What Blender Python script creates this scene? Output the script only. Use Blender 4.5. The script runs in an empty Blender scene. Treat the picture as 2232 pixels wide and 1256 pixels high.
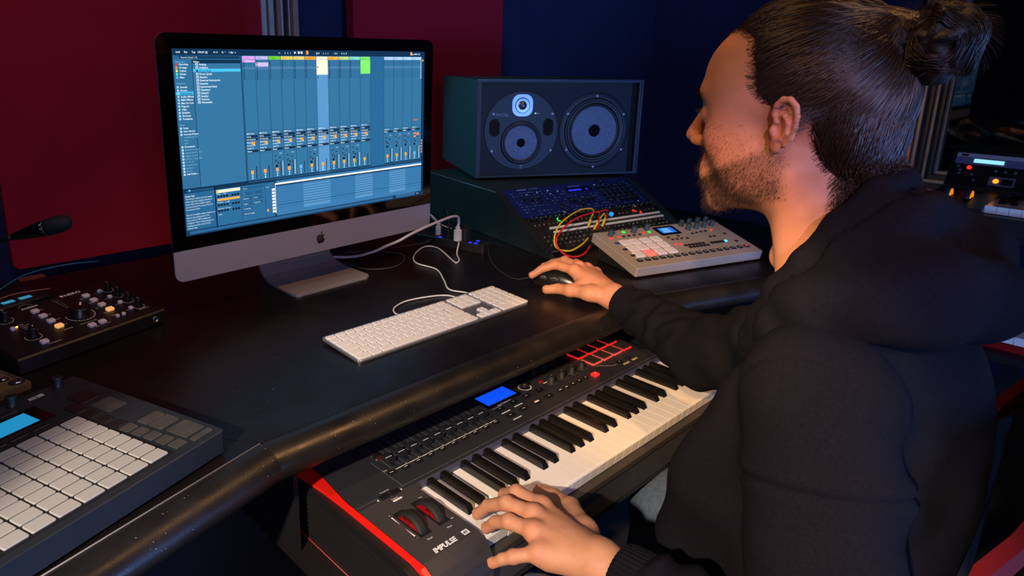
import bpy, math, random
import numpy as np
from mathutils import Matrix, Vector
random.seed(7); RNG = np.random.default_rng(7)
SC = bpy.context.scene
COL = SC.collection
# ------------------------------------------------------------------ camera, world, lights, exposure
cam = bpy.data.cameras.new('camera'); cam_o = bpy.data.objects.new('camera', cam); COL.objects.link(cam_o)
YAW, PIT, ROL = 0.742522, 0.262419, 0.01143
_fw = Vector((math.sin(YAW)*math.cos(PIT), math.cos(YAW)*math.cos(PIT), -math.sin(PIT)))
_r0 = Vector((math.cos(YAW), -math.sin(YAW), 0)); _u0 = _r0.cross(_fw)
_r = _r0*math.cos(ROL) + _u0*math.sin(ROL); _u = -_r0*math.sin(ROL) + _u0*math.cos(ROL)
m = Matrix.Identity(4)
for i in range(3):
    m[i][0] = _r[i]; m[i][1] = _u[i]; m[i][2] = -_fw[i]
m[0][3], m[1][3], m[2][3] = -0.825416, -0.923186, 0.500289
cam_o.matrix_world = m
cam.sensor_width = 36; cam.sensor_fit = 'HORIZONTAL'
cam.lens = 1500.547/2232*36
cam.shift_x = 152.77/2232; cam.shift_y = -108.01/2232
cam.clip_start = 0.02
cam.dof.use_dof = True; cam.dof.focus_distance = 0.90; cam.dof.aperture_fstop = 12.0
SC.camera = cam_o
w = bpy.data.worlds.new('world'); SC.world = w; w.use_nodes = True
w.node_tree.nodes['Background'].inputs[0].default_value = (0.25, 0.35, 0.8, 1)
w.node_tree.nodes['Background'].inputs[1].default_value = 0.006
SC.view_settings.view_transform = 'Standard'; SC.view_settings.look = 'None'
SC.view_settings.exposure = 0.0; SC.view_settings.gamma = 1.0
SC.view_settings.use_curve_mapping = False
def light(name, kind, loc, target, energy, color, size=0.1, spot=60, blend=0.3, size_y=None):
    d = bpy.data.lights.new(name, kind); d.energy = energy; d.color = color
    if kind == 'AREA':
        d.size = size
        if size_y: d.shape = 'RECTANGLE'; d.size_y = size_y
    elif kind == 'SPOT':
        d.spot_size = math.radians(spot); d.spot_blend = blend; d.shadow_soft_size = size
    else: d.shadow_soft_size = size
    o = bpy.data.objects.new(name, d); COL.objects.link(o); o.location = loc
    o.rotation_euler = (Vector(target)-Vector(loc)).to_track_quat('-Z', 'Y').to_euler()
    return o
light('key_low_spot', 'SPOT', (-1.70, -1.05, .90), (.05, -.28, -.35), 215, (1.0, .82, .64), .025, 36, .28)
light('orange_low_spot', 'SPOT', (-1.45, -1.22, 1.02), (.40, -.22, -.08), 150, (1.0, .50, .16), .03, 14.5, .4)
light('orange_head_spot', 'SPOT', (-.75, -.25, 1.55), (-.04, -.60, .55), 24, (1.0, .45, .12), .04, 20, .6)
light('orange_top_spot', 'SPOT', (.5, -.9, 1.9), (.2, .0, .0), 60, (1.0, .50, .2), .05, 52, .6)
light('lavender_neck_spot', 'SPOT', (-1.15, -1.50, .95), (-.07, -.67, .34), 55, (.78, .55, 1.0), .02, 14, .5)
light('blue_rear_panel', 'AREA', (.42, -2.3, -.02), (.55, -.2, .05), 34, (.16, .36, 1.0), .45)
light('lavender_rear_panel', 'AREA', (-1.2, -2.2, .9), (-.1, .3, .1), 15, (.50, .50, 1.0), .5)
light('teal_side_spot', 'SPOT', (-.25, 1.02, .85), (.64, .60, .25), 55, (.10, .65, .85), .1, 40, .6)
light('left_fill_panel', 'AREA', (-.75, -.1, 1.3), (-.62, .35, .0), 2.4, (1.0, .90, .82), .3)
light('sill_fill', 'AREA', (2.25, .05, .35), (2.62, -.15, 0), .9, (1.0, .5, .2), .15)  # unseen orange fill added to brighten the wooden window sill

light('red_wall_spot', 'SPOT', (-.55, .55, 1.75), (-.32, 1.1, .25), 9, (1.0, .12, .38), .1, 62, .9)
light('red_wall_spot_middle', 'SPOT', (.9, .62, 1.75), (1.0, 1.1, .62), 7, (1.0, .12, .38), .1, 50, .9)
light('blue_wall_spot', 'SPOT', (1.9, .25, 1.9), (2.0, 1.16, .55), 26, (.25, .45, 1.0), .2, 75, .9)


# ------------------------------------------------------------------ materials
def lin(c):
    return tuple(((v/255)/12.92 if v/255 <= 0.04045 else ((v/255+0.055)/1.055)**2.4) for v in c)
MATS = {}
def mat(name, rgb, rough=0.5, metal=0.0, emit=0.0, bump=0.0, bscale=200.0, var=0.0, vscale=8.0, spec=0.5, trans=0.0, sss=0.0, coat=0.0, sheen=0.0, attr=None, erough=0.0):
    if name in MATS: return MATS[name]
    M = bpy.data.materials.new(name); M.use_nodes = True; nt = M.node_tree; b = nt.nodes['Principled BSDF']
    c = lin(rgb) + (1,)
    b.inputs['Base Color'].default_value = c; b.inputs['Roughness'].default_value = rough
    b.inputs['Metallic'].default_value = metal; b.inputs['Specular IOR Level'].default_value = spec
    if coat: b.inputs['Coat Weight'].default_value = coat
    if sheen: b.inputs['Sheen Weight'].default_value = sheen; b.inputs['Sheen Roughness'].default_value = 0.6
    if trans: b.inputs['Transmission Weight'].default_value = trans
    if sss:
        b.inputs['Subsurface Weight'].default_value = sss; b.inputs['Subsurface Radius'].default_value = (0.010, 0.004, 0.002); b.inputs['Subsurface Scale'].default_value = 1.0
    if emit:
        b.inputs['Emission Color'].default_value = c; b.inputs['Emission Strength'].default_value = emit
        b.inputs['Base Color'].default_value = (c[0]*.3, c[1]*.3, c[2]*.3, 1)
    tc = nt.nodes.new('ShaderNodeTexCoord')
    src = None
    if attr:
        a = nt.nodes.new('ShaderNodeAttribute'); a.attribute_name = attr; src = a.outputs['Color']
        nt.links.new(src, b.inputs['Base Color'])
    if var:
        n = nt.nodes.new('ShaderNodeTexNoise'); n.inputs['Scale'].default_value = vscale; n.inputs['Detail'].default_value = 6
        nt.links.new(tc.outputs['Object'], n.inputs['Vector'])
        mp = nt.nodes.new('ShaderNodeMapRange'); mp.inputs['From Min'].default_value = .3; mp.inputs['From Max'].default_value = .7
        mp.inputs['To Min'].default_value = 1-var; mp.inputs['To Max'].default_value = 1+var
        nt.links.new(n.outputs['Fac'], mp.inputs['Value'])
        mx = nt.nodes.new('ShaderNodeMix'); mx.data_type = 'RGBA'; mx.blend_type = 'MULTIPLY'; mx.inputs['Factor'].default_value = 1
        if src: nt.links.new(src, mx.inputs['A'])
        else: mx.inputs['A'].default_value = c
        nt.links.new(mp.outputs['Result'], mx.inputs['B']); nt.links.new(mx.outputs['Result'], b.inputs['Base Color'])
    if erough:
        n = nt.nodes.new('ShaderNodeTexNoise'); n.inputs['Scale'].default_value = 14; n.inputs['Detail'].default_value = 8
        nt.links.new(tc.outputs['Object'], n.inputs['Vector'])
        mp = nt.nodes.new('ShaderNodeMapRange'); mp.inputs['From Min'].default_value = .35; mp.inputs['From Max'].default_value = .65
        mp.inputs['To Min'].default_value = max(0.02, rough-erough); mp.inputs['To Max'].default_value = rough+erough
        nt.links.new(n.outputs['Fac'], mp.inputs['Value']); nt.links.new(mp.outputs['Result'], b.inputs['Roughness'])
    if bump:
        n = nt.nodes.new('ShaderNodeTexNoise'); n.inputs['Scale'].default_value = bscale; n.inputs['Detail'].default_value = 4
        nt.links.new(tc.outputs['Object'], n.inputs['Vector'])
        bm = nt.nodes.new('ShaderNodeBump'); bm.inputs['Strength'].default_value = bump; bm.inputs['Distance'].default_value = 0.001
        nt.links.new(n.outputs['Fac'], bm.inputs['Height']); nt.links.new(bm.outputs['Normal'], b.inputs['Normal'])
    MATS[name] = M
    return M
def specks(M, scale=260, thr=0.80, col=(0.35, 0.32, 0.28)):
    """dust specks and fine scratches that lie on the surface"""
    nt = M.node_tree; b = nt.nodes['Principled BSDF']; tc = nt.nodes.new('ShaderNodeTexCoord')
    v = nt.nodes.new('ShaderNodeTexVoronoi'); v.inputs['Scale'].default_value = scale; nt.links.new(tc.outputs['Object'], v.inputs['Vector'])
    n = nt.nodes.new('ShaderNodeTexNoise'); n.inputs['Scale'].default_value = 23; n.inputs['Detail'].default_value = 3; nt.links.new(tc.outputs['Object'], n.inputs['Vector'])
    lt = nt.nodes.new('ShaderNodeMath'); lt.operation = 'LESS_THAN'; lt.inputs[1].default_value = 0.11; nt.links.new(v.outputs['Distance'], lt.inputs[0])
    sp = nt.nodes.new('ShaderNodeSeparateColor'); nt.links.new(v.outputs['Color'], sp.inputs[0])
    gt = nt.nodes.new('ShaderNodeMath'); gt.operation = 'GREATER_THAN'; gt.inputs[1].default_value = thr; nt.links.new(sp.outputs[0], gt.inputs[0])
    g2 = nt.nodes.new('ShaderNodeMath'); g2.operation = 'GREATER_THAN'; g2.inputs[1].default_value = 0.55; nt.links.new(n.outputs['Fac'], g2.inputs[0])
    m1 = nt.nodes.new('ShaderNodeMath'); m1.operation = 'MULTIPLY'; nt.links.new(lt.outputs[0], m1.inputs[0]); nt.links.new(gt.outputs[0], m1.inputs[1])
    m2 = nt.nodes.new('ShaderNodeMath'); m2.operation = 'MULTIPLY'; nt.links.new(m1.outputs[0], m2.inputs[0]); nt.links.new(g2.outputs[0], m2.inputs[1])
    mx = nt.nodes.new('ShaderNodeMix'); mx.data_type = 'RGBA'; mx.inputs['B'].default_value = col+(1,)
    old = b.inputs['Base Color'].links
    if old: nt.links.new(old[0].from_socket, mx.inputs['A'])
    else: mx.inputs['A'].default_value = b.inputs['Base Color'].default_value
    nt.links.new(m2.outputs[0], mx.inputs['Factor']); nt.links.new(mx.outputs['Result'], b.inputs['Base Color'])
    return M

BLACKP = mat('black_plastic', (24, 24, 26), .42, bump=.25, bscale=900)
DARKP = mat('dark_plastic', (38, 38, 41), .5, bump=.25, bscale=900)
GLOSSB = mat('gloss_black', (10, 10, 11), .12)
WHITEINK = mat('white_print', (225, 225, 225), .6)
GREYINK = mat('grey_print', (150, 150, 155), .6)
RUBBER = mat('black_rubber', (20, 20, 21), .7)
ALU = mat('aluminium', (176, 178, 186), .33, .85, bump=.08, bscale=1400)
STEEL = mat('steel', (190, 188, 182), .25, 1.0)
DESKM = specks(mat('desk_laminate', (17, 13, 15), .36, var=.25, vscale=5, erough=.08, bump=.12, bscale=700, spec=.3))
VINYL = specks(mat('armrest_vinyl', (25, 22, 21), .36, var=.25, vscale=7, erough=.08, bump=.18, bscale=420), scale=200, thr=.75)
DARKWOOD = mat('dark_wood', (30, 22, 20), .5, var=.3)

# ------------------------------------------------------------------ mesh builder
class MB:
    def __init__(s): s.v = []; s.f = []; s.mi = []; s.sm = []; s.mats = []; s.cur = 0; s.M = None
    def use(s, m):
        if m not in s.mats: s.mats.append(m)
        s.cur = s.mats.index(m); return s
    def add(s, vs, fs, smooth=False):
        o = len(s.v)
        if s.M is not None: vs = [tuple(s.M @ Vector(v)) for v in vs]
        s.v += [tuple(v) for v in vs]
        for f in fs: s.f.append([i+o for i in f]); s.mi.append(s.cur); s.sm.append(smooth)
        return s
    def box(s, x0, x1, y0, y1, z0, z1):
        return s.add([(x0,y0,z0),(x1,y0,z0),(x1,y1,z0),(x0,y1,z0),(x0,y0,z1),(x1,y0,z1),(x1,y1,z1),(x0,y1,z1)],
                     [(3,2,1,0),(4,5,6,7),(0,1,5,4),(1,2,6,5),(2,3,7,6),(3,0,4,7)])
    def rbox(s, cx, cy, w, d, z0, z1, r=.002, ch=.0008, seg=2, top_in=0.0):
        def ring(ins, z):
            out = []; W, D = w/2-ins, d/2-ins; R = min(max(r-ins*.5, 1e-4), W*.98, D*.98)
            for (sx, sy, a0) in ((1,-1,-90),(1,1,0),(-1,1,90),(-1,-1,180)):
                for k in range(seg+1):
                    a = math.radians(a0+90*k/seg); out.append((cx+sx*(W-R)+R*math.cos(a), cy+sy*(D-R)+R*math.sin(a), z))
            return out
        rs = [ring(0, z0), ring(top_in, z1-ch), ring(top_in+ch, z1)]; n = len(rs[0])
        fs = [tuple(range(n))[::-1]]
        for k in range(2):
            for i in range(n): fs.append((k*n+i, k*n+(i+1) % n, (k+1)*n+(i+1) % n, (k+1)*n+i))
        fs.append(tuple(range(2*n, 3*n)))
        return s.add(rs[0]+rs[1]+rs[2], fs)
    def lathe(s, prof, n=24, c=(0,0,0), T=None, smooth=True):
        vs = []; fs = []
        for (r, z) in prof:
            for k in range(n):
                a = 2*math.pi*k/n; p = Vector((r*math.cos(a), r*math.sin(a), z))
                if T is not None: p = T @ p
                vs.append((p[0]+c[0], p[1]+c[1], p[2]+c[2]))
        for j in range(len(prof)-1):
            for k in range(n): fs.append((j*n+k, j*n+(k+1) % n, (j+1)*n+(k+1) % n, (j+1)*n+k))
        s.add(vs, fs, smooth)
        b = len(prof)-1
        caps = []
        if prof[0][0] > 1e-6: caps.append([*range(n)][::-1])
        if prof[-1][0] > 1e-6: caps.append([b*n+k for k in range(n)])
        if caps:
            o = len(s.v)-len(vs)
            for f in caps: s.f.append([i+o for i in f]); s.mi.append(s.cur); s.sm.append(False)
        return s
    def cyl(s, c, r, h, n=16, r2=None, T=None, ch=0.0):
        r2 = r if r2 is None else r2
        pr = [(r, 0), (r2, h)] if not ch else [(r, 0), (r2, h-ch), (r2-ch, h)]
        return s.lathe(pr, n, c, T)
    def knob(s, c, r, h, n=18, mark=None, mark_ang=0.0, skirt=0.0):
        pr = [(r*1.0, 0), (r*.94, h*.9), (r*.86, h)]
        if skirt: pr = [(r*skirt, 0), (r*skirt*.96, h*.12), (r, h*.16)] + pr[1:]
        s.lathe(pr, n, c)
        if mark:
            cur = s.cur; s.use(mark); a = mark_ang
            dx, dy = -math.sin(a), math.cos(a)
            ox, oy = math.cos(a)*r*.09, math.sin(a)*r*.09
            p = lambda t, sg, z: (c[0]+dx*r*t+sg*ox, c[1]+dy*r*t+sg*oy, c[2]+z)
            s.add([p(.15,-1,h+.0002), p(.15,1,h+.0002), p(.86,1,h+.0002), p(.86,-1,h+.0002), p(.98,-1,h*.3), p(.98,1,h*.3)], [(0,1,2,3), (3,2,5,4)])
            s.cur = cur
        return s
    def tube(s, pts, r, n=8, closed=False, caps=True):
        P = [Vector(p) for p in pts]; N = len(P)
        R = r if isinstance(r, (list, tuple)) else [r]*N
        T = []
        for i in range(N):
            a = P[i-1] if (i > 0 or closed) else P[i]; b = P[(i+1) % N] if (i < N-1 or closed) else P[i]
            T.append((b-a).normalized())
        up = Vector((0,0,1)) if abs(T[0].z) < .9 else Vector((1,0,0))
        nrm = (up-T[0]*up.dot(T[0])).normalized(); vs = []
        for i in range(N):
            nrm = (nrm-T[i]*nrm.dot(T[i])).normalized(); bi = T[i].cross(nrm)
            for k in range(n):
                a = 2*math.pi*k/n; vs.append(tuple(P[i]+(nrm*math.cos(a)+bi*math.sin(a))*R[i]))
        fs = []
        for i in range(N if closed else N-1):
            j = (i+1) % N
            for k in range(n): fs.append((i*n+k, i*n+(k+1) % n, j*n+(k+1) % n, j*n+k))
        s.add(vs, fs, True)
        if caps and not closed:
            o = len(s.v)-len(vs)
            s.f.append([o+k for k in range(n)][::-1]); s.f.append([o+(N-1)*n+k for k in range(n)]); s.mi += [s.cur]*2; s.sm += [False]*2
        return s
    def prism(s, poly, a0, a1, axis='z'):
        n = len(poly)
        def P(u, v, t): return {'z': (u, v, t), 'y': (u, t, v), 'x': (t, u, v)}[axis]
        area = sum(poly[i][0]*poly[(i+1) % n][1]-poly[(i+1) % n][0]*poly[i][1] for i in range(n))
        if (area < 0) != (axis == 'y'): poly = poly[::-1]
        vs = [P(u, v, a0) for u, v in poly]+[P(u, v, a1) for u, v in poly]
        fs = [tuple(range(n))[::-1], tuple(range(n, 2*n))]+[(i, (i+1) % n, n+(i+1) % n, n+i) for i in range(n)]
        return s.add(vs, fs)
    def quad(s, *p): return s.add(list(p), [tuple(range(len(p)))])
    def flat(s, x0, x1, y0, y1, z): return s.add([(x0,y0,z),(x1,y0,z),(x1,y1,z),(x0,y1,z)], [(0,1,2,3)])
    def ring(s, cx, cy, z, r, w, a0=0, a1=360, n=28):
        vs = []; fs = []
        for k in range(n+1):
            a = math.radians(a0+(a1-a0)*k/n); c, q = math.cos(a), math.sin(a)
            vs += [(cx+(r-w/2)*c, cy+(r-w/2)*q, z), (cx+(r+w/2)*c, cy+(r+w/2)*q, z)]
        for k in range(n): fs.append((2*k, 2*k+1, 2*k+3, 2*k+2))
        return s.add(vs, fs)
    def text(s, txt, size, T, align='LEFT', bold=False, sx=1.0, shear=0.0):
        cu = bpy.data.curves.new('t', 'FONT'); cu.body = txt; cu.size = size; cu.align_x = align; cu.resolution_u = 2
        cu.shear = shear
        if bold: cu.offset = size*(bold if isinstance(bold, float) else .02)
        ob = bpy.data.objects.new('t', cu); me = bpy.data.meshes.new_from_object(ob)
        vs = [tuple(T @ Vector((v.co.x*sx, v.co.y, v.co.z))) for v in me.vertices]
        s.add(vs, [tuple(p.vertices) for p in me.polygons])
        bpy.data.meshes.remove(me); bpy.data.objects.remove(ob); bpy.data.curves.remove(cu)
        return s
    def mesh(s, name):
        me = bpy.data.meshes.new(name); me.from_pydata(s.v, [], s.f)
        for m in s.mats: me.materials.append(m)
        me.polygons.foreach_set('material_index', s.mi); me.polygons.foreach_set('use_smooth', s.sm); me.update()
        return me
    def build(s, name, parent=None, world=False, **kw):
        return link(name, s.mesh(name), parent, world, **kw)
def link(name, data, parent=None, world=False, loc=None, **kw):
    o = bpy.data.objects.new(name, data); COL.objects.link(o)
    if parent is not None:
        o.parent = parent
        if world:
            pm = parent.matrix_basis
            if parent.parent is not None: pm = parent.parent.matrix_basis @ parent.matrix_parent_inverse @ pm
            o.matrix_parent_inverse = pm.inverted()
    if loc is not None: o.location = loc
    for k, v in kw.items(): o[k] = v
    return o
def thing(name, label, cat, loc=(0,0,0), rot=(0,0,0), group=None):
    o = bpy.data.objects.new(name, None); COL.objects.link(o); o.empty_display_size = .02
    o.location = loc; o.rotation_euler = rot; o['label'] = label; o['category'] = cat
    if group: o['group'] = group
    o.matrix_basis = Matrix.LocRotScale(Vector(loc), __import__('mathutils').Euler(rot), None)
    return o
def T2(x, y, z, rz=0.0): return Matrix.Translation((x, y, z)) @ Matrix.Rotation(rz, 4, 'Z')
def spline(pts, n=10, closed=False):
    P = [Vector(p) for p in pts]; out = []; N = len(P)
    rng = range(N if closed else N-1)
    for i in rng:
        p1, p2 = P[i], P[(i+1) % N]
        p0 = P[i-1] if (i > 0 or closed) else p1*2-p2
        p3 = P[(i+2) % N] if (i < N-2 or closed) else p2*2-p1
        for k in range(n):
            t = k/n; out.append(tuple(.5*((2*p1)+(p2-p0)*t+(2*p0-5*p1+4*p2-p3)*t*t+(3*p1-p0-3*p2+p3)*t**3)))
    if not closed: out.append(tuple(P[-1]))
    return out
# ================================================================== SETTING
NAVY = mat('navy_wall_fabric', (12, 26, 66), .9, var=.12, bump=.4, bscale=500)
REDF = mat('red_fabric', (150, 0, 36), .92, var=.06, bump=.5, bscale=600)
b = MB().use(NAVY); b.box(-3.2, 2.75, 1.165, 1.28, -.76, 2.0); b.build('wall_back', kind='structure')
b = MB().use(NAVY)
WY0, WY1, WZ0, WZ1 = -2.3, -.10, -.06, 1.5      # window opening in the right wall
b.box(2.62, 2.74, WY1, 1.165, -.76, 2.0); b.box(2.62, 2.74, -3.2, WY0, -.76, 2.0)
b.box(2.62, 2.74, WY0, WY1, -.76, WZ0); b.box(2.62, 2.74, WY0, WY1, WZ1, 2.0)
b.build('wall_right', kind='structure')
CARPET = mat('dark_carpet', (26, 24, 26), .95, var=.3, bump=.8, bscale=300)
b = MB().use(CARPET); b.box(-3.2, 4.4, -3.2, 1.26, -.80, -.76); b.build('floor', kind='structure')
WOODF = mat('window_wood', (150, 98, 60), .5, var=.2, vscale=20)
WOODG = mat('window_wood_grey', (120, 118, 112), .55, var=.15, vscale=20)
DKFR = mat('window_dark_reveal', (22, 26, 34), .6)
wf = bpy.data.objects.new('window_1', None); COL.objects.link(wf); wf['kind'] = 'structure'; wf.location = (2.6, -1.2, -.06)
wf.matrix_basis = Matrix.Translation((2.6, -1.2, -.06))
def wframe(i0, w, xa, xb, m):
    y0, y1, z0, z1 = WY0+i0, WY1-i0, WZ0+i0, WZ1-i0
    for (nm, a) in (('frame_stile', (xa, xb, y1-w, y1, z0, z1)), ('frame_stile', (xa, xb, y0, y0+w, z0, z1)),
                    ('frame_rail', (xa, xb, y0+w, y1-w, z0, z0+w)), ('frame_rail', (xa, xb, y0+w, y1-w, z1-w, z1))):
        MB().use(m).box(*a).build(nm, wf, world=True)
wframe(-.02, .036, 2.585, 2.74, WOODF); wframe(.018, .014, 2.60, 2.74, WOODG); wframe(.034, .020, 2.625, 2.74, DKFR)
wframe(.056, .012, 2.64, 2.74, WOODG); wframe(.070, .018, 2.66, 2.74, DKFR); wframe(.090, .012, 2.68, 2.74, WOODG)
GLASS = bpy.data.materials.new('window_glass'); GLASS.use_nodes = True
gb = GLASS.node_tree.nodes['Principled BSDF']; gb.inputs['Base Color'].default_value = (.75, .82, .85, 1)
gb.inputs['Transmission Weight'].default_value = 1; gb.inputs['Roughness'].default_value = .02; gb.inputs['IOR'].default_value = 1.45
MB().use(GLASS).box(2.70, 2.706, WY0+.1, WY1-.1, WZ0+.1, WZ1-.1).build('window_pane', wf, world=True)
b = MB().use(mat('dark_room_wall', (20, 22, 26), .9)); b.box(4.3, 4.4, -3.2, 1.26, -.76, 2.0); b.build('wall_far', kind='structure')
# boom arm seen through the dark window
t = thing('microphone_boom', 'dim horizontal boom arm standing behind the dark window pane', 'boom arm', (3.6, -.62, -.76))
MB().use(BLACKP).tube([(3.6, -.62, -.76), (3.6, -.62, .50)], .012).build('pole', t, world=True)
MB().use(STEEL).tube([(3.6, -.30, .52), (3.6, -.62, .50), (3.6, -.78, .49)], .010).build('arm', t, world=True)
MB().use(mat('boom_clamp', (150, 110, 80), .4, .6)).tube(spline([(3.55, -.36, .36), (3.55, -.44, .40), (3.55, -.52, .40)], 5), .014).build('clamp', t, world=True)

# acoustic panels and slats on the back wall
def panel(x0, x1, z0, z1, label):
    t = thing('acoustic_panel', label, 'wall panel', ((x0+x1)/2, 1.10, z0))
    MB().use(REDF).prism([(x0+.012, z0), (x1-.012, z0), (x1, z0+.012), (x1, z1), (x0, z1), (x0, z0+.012)], 1.095, 1.135, 'y').build('fabric_face', t, world=True)
    MB().use(DARKWOOD).box(x0+.015, x1-.015, 1.135, 1.14, z0+.015, z1-.015).build('backing', t, world=True)
panel(-.49, .262, -.06, 1.7, 'wide deep red fabric acoustic panel behind the left half of the computer screen')
panel(.605, 1.35, -.30, 1.7, 'deep red fabric acoustic panel between the slats and the studio monitor')
t = thing('slat_diffuser', 'cream and brown vertical slats standing between the two red panels', 'wall slats', (.335, 1.12, -.2))
cols = [(168, 176, 168), (52, 34, 34), (150, 160, 158), (60, 42, 40), (140, 100, 92), (178, 180, 170), (56, 40, 38), (190, 186, 178), (150, 120, 104)]
x = .266
for i, c in enumerate(cols):
    ww = [.020, .008, .018, .010, .016, .018, .008, .016, .020][i]
    MB().use(mat('slat_%d' % i, c, .6, var=.1, vscale=30)).box(x, x+ww-.0015, 1.105 if i % 2 == 0 else 1.125, 1.139, -.2, 1.7).build('slat', t, world=True); x += ww
t = thing('wooden_stand', 'narrow pale brown wooden post standing below the corner of the wide red panel', 'post', (-.46, 1.02, -.76))
MB().use(mat('post_wood', (120, 76, 50), .6, var=.25, vscale=25)).box(-.49, -.43, 1.03, 1.07, -.76, -.075).build('post', t, world=True)
MB().use(mat('post_wood', (120, 76, 50))).box(-.52, -.40, 1.0, 1.09, -.76, -.735).build('foot', t, world=True)

# ================================================================== STUDIO DESK
d = thing('studio_desk', 'large black curved studio desk with padded rounded front edge', 'desk', (0, .2, -.76))
S0 = -.168
def arm(p0, p1):
    """padded half-round armrest along the front edge from p0 to p1 (seam line points)"""
    p0, p1 = Vector((*p0, 0)), Vector((*p1, 0)); t = (p1-p0).normalized(); n = Vector((t.y, -t.x, 0))
    prof = [(0, .0), (.008, .0014), (.018, .0006), (.028, -.003), (.036, -.009), (.0415, -.017), (.0435, -.026), (.041, -.035), (.035, -.042), (.025, -.0455), (0, -.0455)]
    return p0, p1, t, n, prof
def arm_mesh(p0, p1, m0, m1):
    p0, p1, t, n, prof = arm(p0, p1); N = 14; vs = []; fs = []
    for i in range(N+1):
        f = i/N
        for (o, z) in prof:
            k = (1-f)*m0+f*m1
            q = p0.lerp(p1, f)+n*o+t*o*k
            vs.append((q.x, q.y, z))
    P = len(prof)
    for i in range(N):
        for j in range(P-1): fs.append((i*P+j, (i+1)*P+j, (i+1)*P+j+1, i*P+j+1))
    mb = MB().use(VINYL); mb.add(vs, fs, True)
    mb.add(vs[:P], [tuple(range(P))[::-1]]); mb.add(vs[-P:], [tuple(range(P))])
    return mb
CL, CR = (-.452, S0), (.405, S0)
LE, RE = (-1.25, -.385), (1.30, -.465)
MB().use(DESKM).prism([(CL[0], CL[1]), (CR[0], CR[1]), (CR[0]+.1, .78), (-1.208, .78)], -.035, 0).build('desktop', d, world=True)
MB().use(DESKM).prism([(CL[0]-.0012, CL[1]), (-1.2092, .78), (-1.25, .78), LE], -.035, 0).build('desktop_wing', d, world=True)
MB().use(DESKM).prism([(CR[0]+.001, CR[1]), RE, (1.30, .78), (CR[0]+.101, .78)], -.035, 0).build('desktop_wing', d, world=True)
kl = math.tan(math.radians(15.5)/2); kr = math.tan(math.radians(18.3)/2)
arm_mesh((CL[0]+.001, S0-.001), (CR[0]-.001, S0-.001), -kl+.02, kr-.02).build('armrest', d, world=True)
arm_mesh((LE[0], LE[1]-.001), (CL[0]-.002, S0-.001), 0, kl-.0).build('armrest', d, world=True)
arm_mesh((CR[0]+.002, S0-.001), (RE[0], RE[1]-.001), -kr, 0).build('armrest', d, world=True)
# aluminium edging strip along the seam of the left wing
tdir = (Vector((CL[0], CL[1], 0))-Vector((LE[0], LE[1], 0))).normalized()
MB().use(mat('edge_strip', (190, 186, 180), .4, .3)).tube([Vector((LE[0], LE[1], .0004))+tdir*.05, Vector((CL[0], CL[1], .0004))-tdir*.003], .0012, 6).build('edging_strip', d, world=True)
# rear riser shelf, under-desk apron and legs
MB().use(BLACKP).box(-1.2, 1.25, .70, .73, -.60, -.036).build('back_panel', d, world=True)
MB().use(BLACKP).box(-.62, .62, .10, .12, -.60, -.036).build('modesty_panel', d, world=True)
for (xx, yy) in ((-1.15, -.20), (-1.15, .66), (1.2, -.25), (1.2, .66), (-.66, .3), (.66, .3)):
    MB().use(BLACKP).box(xx-.03, xx+.03, yy-.03, yy+.03, -.76, -.036).build('leg', d, world=True)
# sliding keyboard tray
TR = mat('tray_black', (30, 27, 25), .35, var=.2)
MB().use(TR).prism([(-.400, .02), (.60, .02), (.60, -.385), (-.400, -.385)], -.232, -.214).build('keyboard_tray', d, world=True)
for xx in (-.395, .585):
    MB().use(BLACKP).box(xx-.004, xx+.004, -.15, .02, -.213, -.0375).build('tray_rail', d, world=True)
# rack housing on the right wing (sloped front, flat top)
RK = (.523, .134); RA = -.2
RKM = Matrix.Translation((RK[0], RK[1], 0)) @ Matrix.Rotation(RA, 4, 'Z')
TEAL = mat('rack_laminate', (26, 30, 33), .36, var=.2)
side = [(-.03, .001), (.225, .131), (.62, .133), (.62, .001)]
for (xx) in (-.02, .487):
    mb = MB().use(TEAL); mb.M = RKM; mb.prism(side, xx, xx+.019, 'x'); mb.build('rack_side_panel', d, world=True)
mb = MB().use(TEAL); mb.M = RKM; mb.box(-.0005, .4865, .235, .62, .118, .1325); mb.build('rack_top', d, world=True)
mb = MB().use(BLACKP); mb.M = RKM; mb.box(-.0005, .4865, .60, .618, .002, .117); mb.build('rack_back', d, world=True)
mb = MB().use(mat('dull_trim', (96, 104, 112), .4, .3)); mb.M = RKM; mb.tube([(-.0205, .222, .1315), (-.0205, .61, .1338)], .0011, 6); mb.build('rack_edge_trim', d, world=True)
SLOPE = math.radians(27)
RSM = Matrix.Translation((RK[0], RK[1], .007)) @ Matrix.Rotation(RA, 4, 'Z') @ Matrix.Rotation(SLOPE, 4, 'X')
# ================================================================== ALL-IN-ONE COMPUTER
imac = thing('desktop_computer', 'large slim all-in-one computer with bright blue music software on screen', 'computer', (-.0445, .3136, 0), (0, 0, .039))
DM = Matrix.Translation((0, 0, .168)) @ Matrix.Rotation(.0166, 4, 'X')
def rr(x0, x1, z0, z1, r, seg=5, corners=(1,1,1,1)):
    out = []
    for (cx, cz, a0, on) in ((x1-r, z0+r, -90, corners[0]), (x1-r, z1-r, 0, corners[1]), (x0+r, z1-r, 90, corners[2]), (x0+r, z0+r, 180, corners[3])):
        if not on:
            out.append((cx+(r if cx > (x0+x1)/2 else -r), cz+(r if cz > (z0+z1)/2 else -r))); continue
        for k in range(seg+1):
            a = math.radians(a0+90*k/seg); out.append((cx+r*math.cos(a), cz+r*math.sin(a)))
    return out
HB = .448; ZB = -.0858
mb = MB().use(ALU); mb.M = DM
ALUE = ALU
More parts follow.
